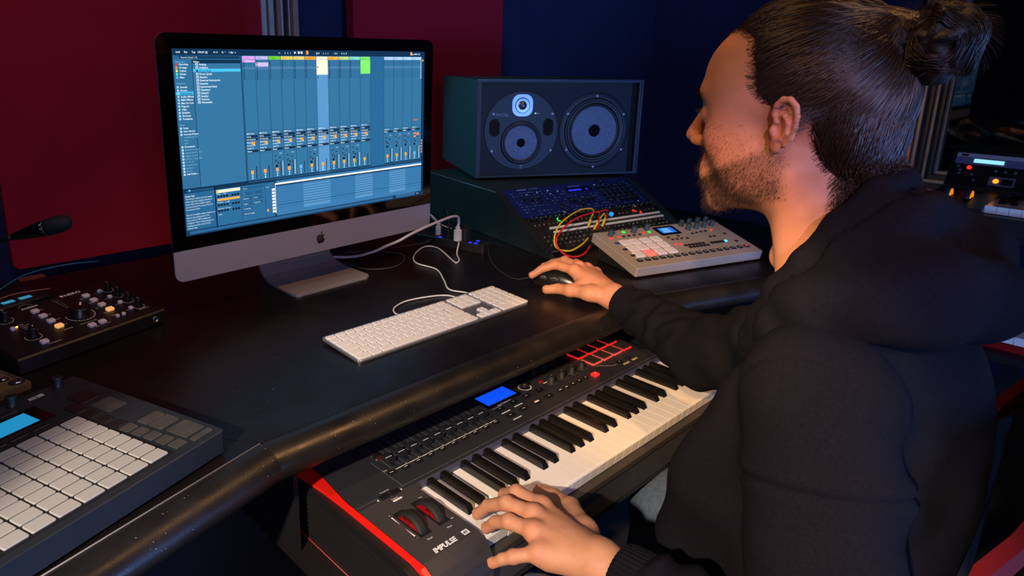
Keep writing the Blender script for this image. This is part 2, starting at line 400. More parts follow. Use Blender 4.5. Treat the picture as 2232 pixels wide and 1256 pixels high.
# bulging rear casing: rounded outline shrinking toward the back
outl = rr(-.325, .325, ZB, HB+ZB, .017, 6); n = len(outl); vs = []; fs = []
for (s, y) in ((1, .0012), (1, .006), (.90, .016), (.62, .034), (.3, .046)):
    vs += [(x*s, y, (z-.14)*s+.14) for x, z in outl]
for j in range(4):
    for i in range(n): fs.append((j*n+i, (j+1)*n+i, (j+1)*n+(i+1) % n, j*n+(i+1) % n))
fs.append(tuple(range(4*n, 5*n))[::-1])
mb.add(vs, fs, True); mb.build('rear_casing', imac)
mb = MB().use(mat('chin_aluminium', (178, 178, 190), .45, .35, bump=.06, bscale=1500)); mb.M = DM
mb.prism(rr(-.325, .325, ZB, -.0262, .017, 6, (1,0,0,1)), -.0006, .0012, 'y'); mb.build('chin', imac)
mb = MB().use(mat('screen_glass', (4, 4, 5), .06, spec=.5)); mb.M = DM
mb.prism(rr(-.325, .325, -.0260, HB+ZB, .017, 6, (0,1,1,0)), -.0004, .0012, 'y'); mb.build('front_glass', imac)
# emblem on the chin: a bitten fruit silhouette with a leaf
def circ(cx, cz, r, a0, a1, n): return [(cx+r*math.cos(math.radians(a0+(a1-a0)*k/n)), cz+r*math.sin(math.radians(a0+(a1-a0)*k/n))) for k in range(n+1)]
body = [(0, -.0100), (.0030, -.0113), (.0062, -.0098), (.0086, -.0060), (.0094, -.0030)] + circ(.0112, .0008, .0047, 245, 120, 6) + [(.0074, .0064), (.0044, .0074), (.0012, .0063), (-.0014, .0067), (-.0048, .0074), (-.0082, .0056), (-.0098, .0018), (-.0096, -.0030), (-.0078, -.0076), (-.0050, -.0108), (-.0026, -.0112)]
mb = MB().use(GLOSSB); mb.M = DM @ Matrix.Translation((-.0015, 0, -.0555)) @ Matrix.Scale(1.08, 4)
mb.prism(body, -.0010, -.0005, 'y')
mb.prism([(.0002, .0080), (.0030, .0086), (.0044, .0112), (.0044, .0132), (.0018, .0124), (.0004, .0102)], -.0010, -.0005, 'y')
mb.build('emblem', imac)
# ---- displayed picture
scn = MB(); scn.M = DM @ Matrix.Translation((-.2985, -.0006, .336))
SM = {}
def SE(rgb, k=1.18):
    key = tuple(rgb)+(k,)
    if key not in SM:
        M = bpy.data.materials.new('screen_light'); M.use_nodes = True; nt = M.node_tree; nt.nodes.clear()
        e = nt.nodes.new('ShaderNodeEmission'); e.inputs[0].default_value = lin(rgb)+(1,); e.inputs[1].default_value = k
        o = nt.nodes.new('ShaderNodeOutputMaterial'); nt.links.new(e.outputs[0], o.inputs[0]); SM[key] = M
    return SM[key]
SW, SH = .597, .336
def R(u0, v0, u1, v1, rgb, L=1):
    y = -L*.00004; scn.use(SE(rgb))
    x0, x1, z0, z1 = u0*SW, u1*SW, -v1*SH, -v0*SH
    scn.quad((x0, y, z0), (x1, y, z0), (x1, y, z1), (x0, y, z1))
TM = Matrix.Rotation(math.pi/2, 4, 'X')
def TX(u, v, s, size=.0052, rgb=(215, 235, 245), L=4, bold=False, sx=1.0):
    scn.use(SE(rgb)); scn.text(s, size, Matrix.Translation((u*SW, -L*.00004, -v*SH)) @ TM, bold=bold, sx=sx)
BG, BG2, LN, DKB = (52, 112, 154), (40, 94, 136), (14, 38, 66), (12, 30, 52)
R(0, 0, 1, 1, (20, 50, 82), 0)
R(0, 0, 1, .030, (18, 48, 80))
for u, s in ((.012, 'Link'), (.037, 'Ext'), (.060, 'Tap'), (.078, '120.00'), (.102, '||||'), (.128, '4 / 4'), (.155, 'O  *'), (.178, '1 Bar  v')): TX(u, .022, s, .0046, bold=True)
for u, s in ((.352, '<-'), (.375, '1.  1.  1'), (.464, '*'), (.498, '[] O'), (.525, '1.  1.  1'), (.572, '/ O /'), (.602, '4.  0.  0'), (.93, 'Key  MIDI  3%')): TX(u, .022, s, .0046, bold=True)
scn.use(SE((235, 245, 250)))
y = -.0002; scn.quad((.412*SW, y, -.0075), (.412*SW, y, -.0025), (.420*SW, y, -.005)); R(.426, .008, .433, .021, (235, 245, 250), 3); R(.437, .008, .444, .021, (235, 245, 250), 3)
R(.458, .004, .467, .025, (236, 150, 48), 3); R(.925, .004, .934, .025, (236, 150, 48), 3)
# browser
R(.002, .034, .216, .735, BG); R(.002, .034, .216, .054, BG2, 2); R(.022, .036, .214, .052, (22, 60, 92), 3); TX(.026, .049, 'Search (Cmd + F)', .0042)
R(.002, .056, .058, .735, (48, 106, 146), 2); R(.058, .056, .0595, .735, LN, 3)
R(.0600, .056, .216, .075, (16, 48, 78), 3); TX(.063, .071, 'Name', .0044, bold=True)
TX(.006, .071, 'Collections', .0040, (120, 190, 225))
for i, (s, c) in enumerate((('Favorites', (200, 60, 70)), ('Orange', (236, 150, 48)), ('Yellow', (230, 220, 110)), ('Green', (70, 220, 190)), ('Blue', (90, 180, 250)))):
    v = .078+.0165*i; R(.008, v-.004, .014, v+.008, c, 4); TX(.019, v+.006, s, .0045, bold=True)
TX(.006, .180, 'Categories', .0040, (120, 190, 225))
R(.003, .219, .058, .236, (64, 178, 226), 3)
for i, s in enumerate(('Sounds', 'Drums', 'Instruments', 'Audio Effects', 'MIDI Effects', 'Max for Live', 'Plug-ins', 'Clips', 'Samples', 'Grooves', 'Templates')):
    v = .194+.0165*i; R(.007, v-.004, .013, v+.007, (150, 205, 230), 4); TX(.017, v+.006, s, .0045, bold=True, rgb=(215, 235, 245) if i != 2 else (20, 70, 110))
TX(.006, .396, 'Places', .0040, (120, 190, 225))
for i, s in enumerate(('Packs', 'User Library', 'Current Project', 'LIVEPROJECTS', 'MISC', '2019', 'Downloads', 'Dynamic project', 'Digital Session Pro', 'Digital Session', 'Ed Grd T-Rap Mix', 'A_W_01', 'Scenario 03', 'Sessions', 'My Kit', 'Add Folder...')):
    v = .408+.0165*i; R(.007, v-.004, .013, v+.007, (170, 215, 235) if i not in (3, 4, 5) else (60, 120, 160), 4)
    TX(.017, v+.005, s, .0042, (215, 235, 245) if i in (0, 1, 2, 6, 15) else (120, 180, 212), bold=i in (0, 1, 2, 6, 15))
R(.061, .103, .215, .119, (72, 190, 236), 3)
for i, s in enumerate(('Analog', 'Collision', 'Drum Rack', 'Drum Synth', 'Electric', 'External Instrument', 'Impulse', 'Instrument Rack', 'Operator', 'Sampler', 'Simpler', 'Tension', 'Wavetable')):
    v = .079+.0165*i; c = (215, 235, 245) if i != 2 else (24, 90, 140)
    R(.069, v-.005, .077, v+.007, c, 4); R(.0705, v-.001, .0755, v+.005, BG, 5); TX(.080, v+.006, s, .0048, c, bold=True)
# session view
R(.219, .034, .99, .745, BG)
edges = [.221, .267, .314, .359, .407, .451, .497, .545, .591, .636, .685, .731, .795, .842, .889, .935, .983]
heads = [(214, 160, 232), (190, 180, 240), (112, 206, 44), (232, 200, 84), (236, 206, 110), (240, 160, 48), (246, 234, 208), (240, 176, 64), (190, 220, 120), (130, 214, 210), (120, 226, 100), None, (176, 206, 246), (176, 206, 246), (176, 214, 240), (176, 206, 246)]
names = ['1 Audio', '2 MIDI', '3 Audio', '4 Synth', '5 Keys', '6 Audio', '7 Drum', '8 Guitar', '9 Bass', '10 Pad', '11 Lead', '', 'A Rev', 'B Dly', 'C Dly', 'Master']
R(.497, .036, .545, .745, (88, 146, 196), 2)
R(.221, .094, .731, .108, (74, 128, 170), 2); R(.795, .094, .983, .108, (74, 128, 170), 2)
for i, c in enumerate(heads):
    a, b2 = edges[i], edges[i+1]
    R(a-.0006, .034, a+.0006, .745, LN, 5)
    if c is None: continue
    R(a+.001, .036, b2-.001, .0545, c, 4); TX(a+.004, .050, names[i], .0038, tuple(int(v*.55) for v in c), 5)
    for k in range(9):
        v = .058+.0118*k
        if i != 6: R(a+.001, v+.0105, b2-.001, v+.0114, LN, 3)
        if i < 11 and not (i == 6 and k < 8) and not (i == 10 and k < 8): R(a+.004, v+.003, a+.008, v+.009, (14, 34, 56), 5)
R(.731+.001, .034, .794, .745, (40, 100, 146), 6)
R(.2225, .057, .2665, .0695, (222, 172, 236), 4); R(.268, .070, .3135, .0925, (206, 184, 242), 4)
R(.498, .056, .5445, .1425, (250, 240, 214), 4); R(.499, .094, .505, .102, (40, 120, 160), 6); R(.686, .056, .7305, .1405, (130, 236, 110), 4)
for k in range(7): R(.498, .0665+.0112*k, .5445, .0668+.0112*k, (200, 190, 160), 5); R(.686, .0665+.0112*k, .7305, .0668+.0112*k, (90, 190, 80), 5)
TX(.735, .108, 'Drop Files and Devices', .0036, bold=True); TX(.755, .122, 'Here', .0036, bold=True)
for k in range(10): R(.9785, .060+.0125*k, .9825, .066+.0125*k, (225, 240, 246), 6)
R(.985, .034, .995, .745, (20, 54, 88), 6); R(.986, .052, .994, .064, (236, 140, 60), 7)
# mixer rows
ks = {0: 0, 1: 0, 2: 1, 3: 1, 4: 0, 5: 1, 6: 0, 7: 1, 8: 1, 9: 1, 10: 0}
for i in range(16):
    if heads[i] is None: continue
    a, b2 = edges[i], edges[i+1]; ww = b2-a; ret = i >= 12
    v0 = .457 if not ret else .500
    R(a+.002, v0-.004, b2-.002, v0-.0032, LN, 6)
    if not ret:
        for k, s in enumerate(('MIDI From', 'All Ins', 'All Channels', 'Monitor', 'In Auto Off', 'Audio To', 'Master')):
            TX(a+.003, v0+.012+.0168*k, s, .0036, bold=True)
            if k in (1, 2, 6): R(a+.002, v0+.001+.0168*k, b2-.003, v0+.0145+.0168*k, (18, 46, 76), 3)
        R(a+ww*.42, v0+.055, a+ww*.68, v0+.072, (238, 158, 66), 5)
    else:
        TX(a+.003, .512, 'Audio To', .0036, bold=True); R(a+.002, .517, b2-.003, .529, (18, 46, 76), 3); TX(a+.003, .527, 'Master', .0036, bold=True)
    R(a+.001, v0+.122 if not ret else .534, b2-.001, (v0+.123 if not ret else .535), LN, 5)
    full = ks.get(i, 1)
    if full or ret:
        kv = .600 if not ret else .556
        TX(a+ww*.58, kv-.004, 'Sends', .0030)
        for (du, dv) in ((.27, .0), (.62, .012), (.27, .028)):
            cx_, cz_ = (a+ww*du)*SW, -(kv+dv+.004)*SH
            scn.use(SE((10, 30, 52)))
            scn.add([(cx_+.0022*math.cos(q*.785), -.00024, cz_+.0022*math.sin(q*.785)) for q in range(8)], [tuple(range(8))])
            R(a+ww*du-.0006, kv+dv-.002, a+ww*du+.0006, kv+dv+.004, (150, 200, 225), 7)
        R(a+ww*.22, kv+.043, a+ww*.50, kv+.053, (10, 28, 48), 6); TX(a+ww*.24, kv+.052, '-inf', .0030, L=7)
        scn.use(SE((10, 30, 52))); cx_, cz_ = (a+ww*.34)*SW, -(kv+.068)*SH
        scn.add([(cx_+.0030*math.cos(q*.6283), -.00024, cz_+.0030*math.sin(q*.6283)) for q in range(10)], [tuple(range(10))])
    ov = .690
    ov2 = ov+.0
    c = (240, 170, 72) if i not in (4, 15) else (90, 190, 240)
    if i in (0, 1, 2, 3, 4, 5): ov2 = .690
    R(a+ww*.26, ov2-.012, a+ww*.48, ov2+.010, c, 6); TX(a+ww*.32, ov2+.004, str(i+1 if i < 12 else 'ABCD'[i-12]), .0036, (70, 40, 10), 7)
    R(a+ww*.32, ov2+.016, a+ww*.42, ov2+.024, (190, 225, 240), 6); R(a+ww*.32, ov2+.030, a+ww*.42, ov2+.038, (190, 225, 240), 6)
    R(a+ww*.66, .640 if full or ret else .655, a+ww*.72, .730, (10, 26, 44), 6)
    if full or ret:
        for q in range(8): R(a+ww*.80, .642+.011*q, a+ww*.90, .6475+.011*q, (200, 228, 240), 6)
    R(a+ww*.2, .7385, a+ww*.85, .742, (12, 34, 58), 6)
R(.945, .455, .965, .462, (230, 90, 60), 7); 
for q, (u, v) in enumerate(((.946, .545), (.962, .553), (.946, .565))): R(u, v, u+.014, v+.011, (236, 140, 80), 7)
for q in range(5): R(.987, .60+.020*q, .993, .613+.020*q, (236, 140, 60), 7)
# divider and lower strip
R(0, .735, .99, .742, (16, 44, 76), 3); R(.01, .744, .1, .756, (30, 80, 120), 3); R(.018, .742, .024, .752, (90, 190, 250), 4)
R(.003, .760, .102, .970, (40, 98, 142)); R(.106, .760, .315, .970, (44, 104, 148)); R(.102, .745, .106, .985, DKB, 3)
for k, s in enumerate(('Output Type', 'This chooser selects the track output', 'if the output has multiple channels or', 'if your device has multiple outputs,', 'you can choose the output channel in', 'the chooser below.', '', 'The list of available outputs depends on', 'the current preferences for this', 'Live\'s audio or MIDI settings and', 'configures. Track routing settings are', 'mapping are of the track; further', 'channel audio.')):
    TX(.006, .782+.0150*k, s, .0043, (205, 230, 242), bold=k == 0, sx=.80)
R(.107, .765, .190, .782, (250, 236, 200), 4); R(.108, .767, .114, .780, (236, 150, 48), 5)
R(.110, .815, .188, .828, (240, 170, 72), 4)
for v in (.797, .846, .880):
    for k in range(8):
        if k != 4: R(.110+.0098*k, v, .1175+.0098*k, v+.012, (12, 36, 62), 4)
for v, s in ((.792, 'Start      End'), (.840, 'Position    Length'), (.876, 'Signature  Groove'), (.910, 'Scale')): TX(.110, v, s, .0036)
R(.1925, .762, .1935, .97, LN, 4); R(.197, .768, .275, .784, (36, 92, 134), 4); TX(.200, .781, 'Notes', .0038)
for j, row in enumerate((('*2', ':2'), ('Reverse', 'Invert'), ('Legato', 'Duplicate'), ('Probability', ''), ('Velocity Range', ''))):
    for k, s in enumerate(row):
        if s: R(.198+.038*k, .800+.030*j-.002, .232+.038*k, .800+.030*j+.016, (34, 88, 130), 4); TX(.200+.038*k, .811+.030*j, s, .0036, bold=True)
R(.280, .762, .281, .97, LN, 4); R(.285, .92, .291, .935, (236, 170, 72), 5); TX(.284, .79, 'Fold', .0036)
for k in range(8): R(.306, .800+.019*k, .318, .813+.019*k, (235, 240, 240), 4)
R(.3185, .770, .3205, .955, (230, 240, 245), 5)
R(.322, .757, .99, .970, (58, 118, 168)); R(.322, .745, .99, .757, (24, 60, 96), 3); R(.3205, .770, .99, .780, (250, 250, 235), 5); R(.3205, .7805, .99, .790, (24, 62, 98), 4)
for u0, u1 in ((.430, .545), (.657, .740), (.823, .905)): R(u0, .790, u1, .945, (86, 142, 190), 3)
for k in range(9): R(.322, .795+.0155*k, .99, .800+.0155*k, (50, 108, 158), 4)
R(.322, .905, .99, .907, LN, 5); R(0, .970, 1, 1, (22, 54, 88), 2); R(.012, .976, .84, .992, (46, 98, 142), 3); R(.858, .973, .955, .990, (86, 136, 180), 4); R(.860, .975, .953, .988, (40, 92, 138), 5)
TX(.965, .986, 'Live', .0040)
scn.build('screen_picture', imac)
# ---- stand: foot plate bending up into the neck
prof = [(-.022, .0055), (.060, .0060), (.100, .0085), (.128, .018), (.146, .034), (.152, .060), (.150, .100), (.146, .170)]
vs = []; fs = []
hw = [.085, .101, .101, .1, .098, .096, .095, .095, .095]
pts = [(-.022, .0045, .088), (-.0165, .0052, .0975), (-.006, .0055, .1015), (.05, .0058, .1015), (.088, .0078, .100), (.112, .0145, .098), (.130, .028, .096), (.138, .050, .095), (.139, .09, .094), (.136, .17, .094)]
th = .0052
for (y, z, hwid) in pts:
    i = pts.index((y, z, hwid)); a = pts[max(i-1, 0)]; b3 = pts[min(i+1, len(pts)-1)]
    ty, tz = b3[0]-a[0], b3[1]-a[1]; l = math.hypot(ty, tz); ny, nz = tz/l, -ty/l
    vs += [(-hwid, y, z), (hwid, y, z), (hwid, y+ny*th, z+nz*th), (-hwid, y+ny*th, z+nz*th)]
for i in range(len(pts)-1):
    for k in range(4): fs.append((4*i+k, 4*(i+1)+k, 4*(i+1)+(k+1) % 4, 4*i+(k+1) % 4))
fs += [(3, 2, 1, 0), tuple(range(4*len(pts)-4, 4*len(pts)))]
STN = mat('stand_aluminium', (176, 172, 172), .36, .45, bump=.06, bscale=1500)
mb = MB().use(STN); mb.M = Matrix.Translation((.018, 0, .0)); mb.add(vs, fs, False)
mb.M = Matrix.Translation((.018, 0, .0)); mb.box(-.045, .045, .045, .142, .19, .23)
mb.build('stand', imac)

# ================================================================== ALUMINIUM KEYBOARD
kb = thing('computer_keyboard', 'thin aluminium wired keyboard with white keys lying in front of the computer', 'keyboard', (0, 0, .0005), (math.radians(3.2), 0, 0))
KM = Matrix.Translation((0, 0, .0075))
mb = MB().use(ALU); mb.M = KM; mb.rbox(0, 0, .430, .114, -.0045, 0, .006, .001, 4); mb.build('base_plate', kb)
mb = MB().use(mat('keyboard_white', (225, 225, 228), .5)); mb.M = KM; mb.rbox(0, .003, .420, .100, -.0062, -.0046, .005, .0008, 3)
mb.cyl((-.12, .042, -.0125), .0085, .0065, 14); mb.cyl((.12, .042, -.0125), .0085, .0065, 14); mb.build('underside', kb)
KEYM = mat('key_white', (222, 218, 214), .5)
LEGEND = mat('key_legend', (120, 120, 124), .6)
PX, G = .01895, .0026
def key(cx, cy, w, h, leg=''):
    mb = MB().use(KEYM); mb.rbox(0, 0, w, h, .0002, .0024, .0014, .0005, 2)
    if leg: mb.use(LEGEND); mb.text(leg, .0042 if len(leg) < 3 else .0026, T2(0, -.0012, .0025), 'CENTER')
    o = mb.build('key', kb); o.matrix_basis = KM @ Matrix.Translation((cx, cy, 0))
x0 = -.2125; PYK = .0186; H = PYK-G
rows = [
 ('fn', [(1.0, 'esc')] + [(1.0, 'F%d' % k) for k in range(1, 13)] + [(1.0, '')] , ),
]
def row(y, specs, h, xs=x0, total=None):
    x = xs; 
    sc = (total/sum(s[0] for s in specs)) if total else PX
    for (wu, leg) in specs:
        w_ = wu*sc; key(x+w_/2, y, w_-G, h, leg); x += w_
TOT = 15*PX
yb = -.0455
row(yb+5*PYK-.0028, [(1.07, 'esc')]+[(1.07, 'F%d' % k) for k in range(1, 13)]+[(1.07, '')], .0105, total=TOT)
row(yb+4*PYK, [(1, c) for c in '§1234567890-=']+[(2, '')], H, total=TOT)
row(yb+3*PYK, [(1.5, '')]+[(1, c) for c in 'QWERTYUIOP[]'], H, total=13.5*PX)
row(yb+2*PYK, [(1.78, '')]+[(1, c) for c in "ASDFGHJKL;'\\"], H, total=13.78*PX)
key(x0+14.25*PX+.001, yb+2.5*PYK, 1.32*PX-G, 2*PYK-G)
row(yb+1*PYK, [(1.3, ''), (1, '`')]+[(1, c) for c in 'ZXCVBNM,./']+[(2.7, '')], H, total=TOT)
row(yb, [(1.5, 'ctrl'), (1.2, 'alt'), (1.5, 'cmd'), (6.6, ''), (1.5, 'cmd'), (1.2, 'alt'), (1.5, 'ctrl')], H, total=TOT)
xn = x0+15*PX+.0075
row(yb+5*PYK-.0028, [(1, 'F13'), (1, 'F14'), (1, 'F15')], .0105, xn)
row(yb+4*PYK, [(1, 'fn'), (1, ''), (1, '')], H, xn); row(yb+3*PYK, [(1, ''), (1, ''), (1, '')], H, xn)
key(xn+1.5*PX, yb+PYK, PX-G, H); row(yb, [(1, ''), (1, ''), (1, '')], H, xn)
xm = xn+3*PX+.0068
row(yb+5*PYK-.0028, [(1, 'F16'), (1, 'F17'), (1, 'F18'), (1, 'F19')], .0105, xm)
row(yb+4*PYK, [(1, ''), (1, '='), (1, '/'), (1, '*')], H, xm); row(yb+3*PYK, [(1, '7'), (1, '8'), (1, '9'), (1, '-')], H, xm)
row(yb+2*PYK, [(1, '4'), (1, '5'), (1, '6'), (1, '+')], H, xm); row(yb+PYK, [(1, '1'), (1, '2'), (1, '3')], H, xm)
row(yb, [(2, '0'), (1, '.')], H, xm); key(xm+3.5*PX, yb+.5*PYK, PX-G, 2*PYK-G)
CABW = mat('white_cable', (205, 203, 205), .5)
mb = MB().use(CABW)
mb.tube(spline([(-.03, .050, .010), (-.035, .068, .006), (-.015, .100, .004), (.03, .118, .003), (.085, .108, .003), (.120, .092, .002), (.128, .07, .002)], 8), .0017, 8)
mb.tube(spline([(.155, .054, .008), (.160, .075, .004), (.150, .115, .003), (.185, .170, .003), (.225, .240, .003), (.222, .310, .003), (.262, .365, .003), (.330, .405, .004), (.352, .375, .003), (.302, .262, .003), (.300, .248, .003), (.318, .258, .004), (.350, .300, .006), (.378, .322, .026)], 9), .0017, 8)
mb.build('cable', kb, world=True)

# ================================================================== MOUSE
ms = thing('computer_mouse', 'black gaming mouse with silver lined side buttons under the right hand', 'mouse', (.365, -.012, 0), (0, 0, math.radians(18)))
vs = []; fs = []; N, K = 14, 12
for i in range(N+1):
    t = i/N; y = -.056+.114*t; wd = .031*math.sin(math.pi*min(max(t*.86+.09, 0), 1))**.45*(1-.14*math.sin(math.pi*t)); hh = .036*math.sin(math.pi*(t*.80+.12))**.7
    for k in range(K+1):
        a = math.pi*k/K; vs.append((wd*math.cos(a)*(1 if abs(math.cos(a)) < .9 else .96), y, .002+hh*math.sin(a)**.8))
for i in range(N):
    for k in range(K): a = i*(K+1)+k; fs.append((a, a+K+1, a+K+2, a+1))
fs.append(tuple(range(K+1))); fs.append(tuple(range(N*(K+1), (N+1)*(K+1)))[::-1])
mb = MB().use(mat('mouse_black', (22, 20, 20), .3)); mb.add(vs, fs, True); mb.box(-.024, .024, -.045, .045, .0004, .0045); mb.build('shell', ms)
for (yy, ln) in ((-.004, .020), (.022, .016)):
    mb = MB().use(BLACKP); mb.M = Matrix.Translation((-.0292, yy, .021)) @ Matrix.Rotation(.15, 4, 'Y'); mb.rbox(0, 0, .005, ln, -.004, .003, .002, .001); mb.use(mat('silver_line', (200, 190, 180), .3, .6)).tube([(-.0022, -ln/2, .0005), (-.0030, 0, .003), (-.0022, ln/2, .0005)], .0006, 6); mb.build('side_button', ms)
for k in range(4):
    mb = MB().use(mat('silver_line', (200, 190, 180), .3, .6)); mb.cyl((-.019, .030+.007*k, .030-.003*k), .0011, .0025, 8); mb.build('indicator_light', ms)
mb = MB().use(RUBBER); mb.lathe([(.004, -.003), (.010, -.003), (.010, .003), (.004, .003)], 16, (0, .036, .026), Matrix.Rotation(math.pi/2, 4, 'Y')); mb.build('scroll_wheel', ms)
mb = MB().use(mat('mouse_cable', (44, 42, 42), .6)); mb.tube(spline([(.330, .042, .010), (.318, .062, .003), (.318, .092, .002), (.338, .142, .002), (.366, .190, .002), (.402, .235, .002), (.440, .275, .004), (.455, .300, .012), (.440, .305, .020), (.420, .300, .020)], 8), .0014, 6); mb.build('cable', ms, world=True)

# ================================================================== USB HUB AND PLUGS
hb = thing('usb_hub', 'long black hub with glowing blue lights between computer and rack', 'usb hub', (.405, .375, 0), (0, 0, math.radians(-76)))
mb = MB().use(BLACKP); mb.rbox(0, 0, .215, .042, .0005, .022, .003, .0015, 3); mb.build('body', hb)
BLUEL = mat('blue_led', (30, 40, 255), .4, emit=3.0)
for k in range(7):
    mb = MB().use(mat('port_dark', (6, 6, 8), .4)); mb.rbox(-.075+.027*k, 0, .006, .014, .0221, .0228, .0005, .0002); mb.build('port', hb)
for (xx, yy) in ((-.03, -.015), (.072, .012), (.080, -.012), (.064, -.014)):
    mb = MB().use(BLUEL); mb.rbox(xx, yy, .009, .004, .0221, .0232, .0008, .0002); mb.build('blue_light', hb)
def plug(name, label, loc, pts, m, size=(.015, .009, .030), cr=.0018, top=.05, rz=0):
    t = thing(name, label, 'plug', loc, (0, 0, rz))
    mb = MB().use(m); mb.rbox(0, 0, size[0], size[1], 0, size[2], .002, .001, 3); mb.rbox(0, 0, size[0]*.6, size[1]*.6, size[2], size[2]+.008, .001, .0008); mb.build('connector', t)
    if pts: MB().use(m).tube(spline(pts, 8), cr, 8).build('cable', t, world=True)
plug('white_plug', 'white power adapter plug with thick cord running behind the computer', (.395, .345, .0225),
     [(.395, .345, .060), (.396, .343, .072), (.385, .336, .090), (.350, .322, .098), (.301, .308, .098), (.246, .298, .094), (.191, .293, .085), (.158, .300, .072), (.146, .33, .056), (.135, .38, .030), (.11, .44, .010), (.04, .53, .006)], CABW, (.017, .014, .030), .0034)
plug('black_plug', 'black plug standing in the hub right of the white adapter', (.415, .335, .0225), None, BLACKP, (.018, .016, .034))
plug('white_plug', 'small white plug with a looped white cable in the hub', (.398, .425, .0225),
     [(.398, .425, .050), (.392, .430, .066), (.385, .445, .078), (.392, .455, .076), (.400, .442, .060), (.412, .418, .046), (.425, .400, .040)], CABW, (.014, .009, .024), .0014)
plug('black_plug', 'black plug with a blue glow in the middle of the hub', (.400, .385, .0225), [(.400, .385, .05), (.41, .40, .085), (.43, .44, .09), (.46, .46, .05), (.48, .46, .012)], BLACKP, (.012, .010, .020), .0016)
cab = lambda label, pts, r, m: MB().use(m).tube(spline(pts, 8), r, 7).build('cable', None, label=label, category='cable')
cab('black cable coiled in a loop on the desk behind the computer foot', [(.02, .47, .004), (.075, .455, .003), (.092, .40, .003), (.098, .352, .003), (.14, .322, .003), (.19, .330, .003), (.235, .372, .003), (.240, .41, .003), (.20, .46, .004), (.14, .50, .005)], .0016, mat('cable_black', (60, 58, 60), .45))
cab('thin dark cable trailing from the computer toward the hub', [(.10, .47, .010), (.18, .45, .012), (.26, .44, .008), (.34, .43, .006), (.372, .425, .012)], .0013, mat('cable_black', (60, 58, 60), .45))
cab('dark cable running along the foot of the rack housing', [(.515, .095, .002), (.50, .075, .002), (.46, .062, .002)], .0016, mat('cable_black', (60, 58, 60), .45))
# ================================================================== MIDI KEYBOARD (world-aligned)
mk = thing('midi_keyboard', 'black and red keyboard controller with piano keys on the tray under the desk edge', 'keyboard', (.047, -.235, -.214))
IB = mat('controller_black', (56, 53, 54), .5, bump=.3, bscale=800)
ID = mat('controller_panel', (42, 42, 48), .45, bump=.2, bscale=900)
REDP = mat('controller_red', (226, 30, 20), .35)
KW = mat('piano_white', (236, 230, 222), .28, coat=.2)
KB = mat('piano_black', (20, 18, 17), .22, coat=.3)
ZP = -.1205
def pt(mb, name, **kw): return mb.build(name, mk, world=True, **kw)
# bottom chassis
pt(MB().use(IB).box(-.366, .462, -.392, -.080, -.213, -.150).box(-.356, .455, -.244, -.082, -.150, -.122), 'chassis')
pt(MB().use(mat('keybed_front', (58, 50, 44), .4)).box(-.247, .438, -.398, -.388, -.158, -.149), 'keybed_lip')
# control panel, slightly raised behind the keys
mb = MB().use(ID); mb.prism([(-.350, -.236), (.452, -.236), (.452, -.082), (-.350, -.082)], -.1225, ZP-.0002)
mb.use(mat('panel_lip', (70, 70, 92), .4)).prism([(-.238, -.2458), (.436, -.2458), (.436, -.2362), (-.238, -.2362)], -.135, -.1212)
pt(mb, 'control_panel')
# left cheek with wheels: slopes and rounds over at the front
pr = [(-.236, ZP-.0001), (-.372, ZP-.0006), (-.384, -.1245), (-.392, -.131), (-.401, -.143), (-.404, -.160), (-.402, -.213), (-.236, -.213)]
pt(MB().use(IB).prism(pr, -.3475, -.2475, 'x'), 'left_cheek')
pr2 = [(-.246, ZP-.0001), (-.372, ZP-.0006), (-.384, -.1245), (-.392, -.131), (-.401, -.143), (-.404, -.160), (-.402, -.213), (-.246, -.213)]
pt(MB().use(IB).prism(pr2, .437, .455, 'x'), 'right_cheek')
# red stripe on the left edge: broad at the back and narrow along the wheels
yy_ = [(-.078, -.369, -.3425), (-.130, -.3615, -.3400), (-.165, -.3585, -.3440), (-.200, -.3572, -.3480), (-.215, -.3568, -.3487), (-.300, -.3560, -.3480), (-.360, -.3555, -.3475), (-.378, -.3555, -.3470), (-.392, -.3555, -.3470), (-.402, -.3555, -.3470), (-.4065, -.3555, -.3470), (-.4065, -.3555, -.3470)]
zz_ = [ZP, ZP, ZP, ZP, ZP, ZP, ZP-.001, -.1220, -.129, -.141, -.158, -.175]
vs = []; fs = []
for (y, xa, xb), z in zip(yy_, zz_): vs += [(xa, y, z+.0012), (xb, y, z+.0014), (xb, y+(.004 if y < -.39 else 0), z-.003), (xa, y+(.004 if y < -.39 else 0), z-.006)]
for i in range(len(yy_)-1):
    for k in range(4): fs.append((4*i+k, 4*(i+1)+k, 4*(i+1)+(k+1) % 4, 4*i+(k+1) % 4))
fs += [(0, 1, 2, 3), tuple(range(4*len(yy_)-4, 4*len(yy_)))[::-1]]
pt(MB().use(REDP).add(vs, fs), 'red_stripe')
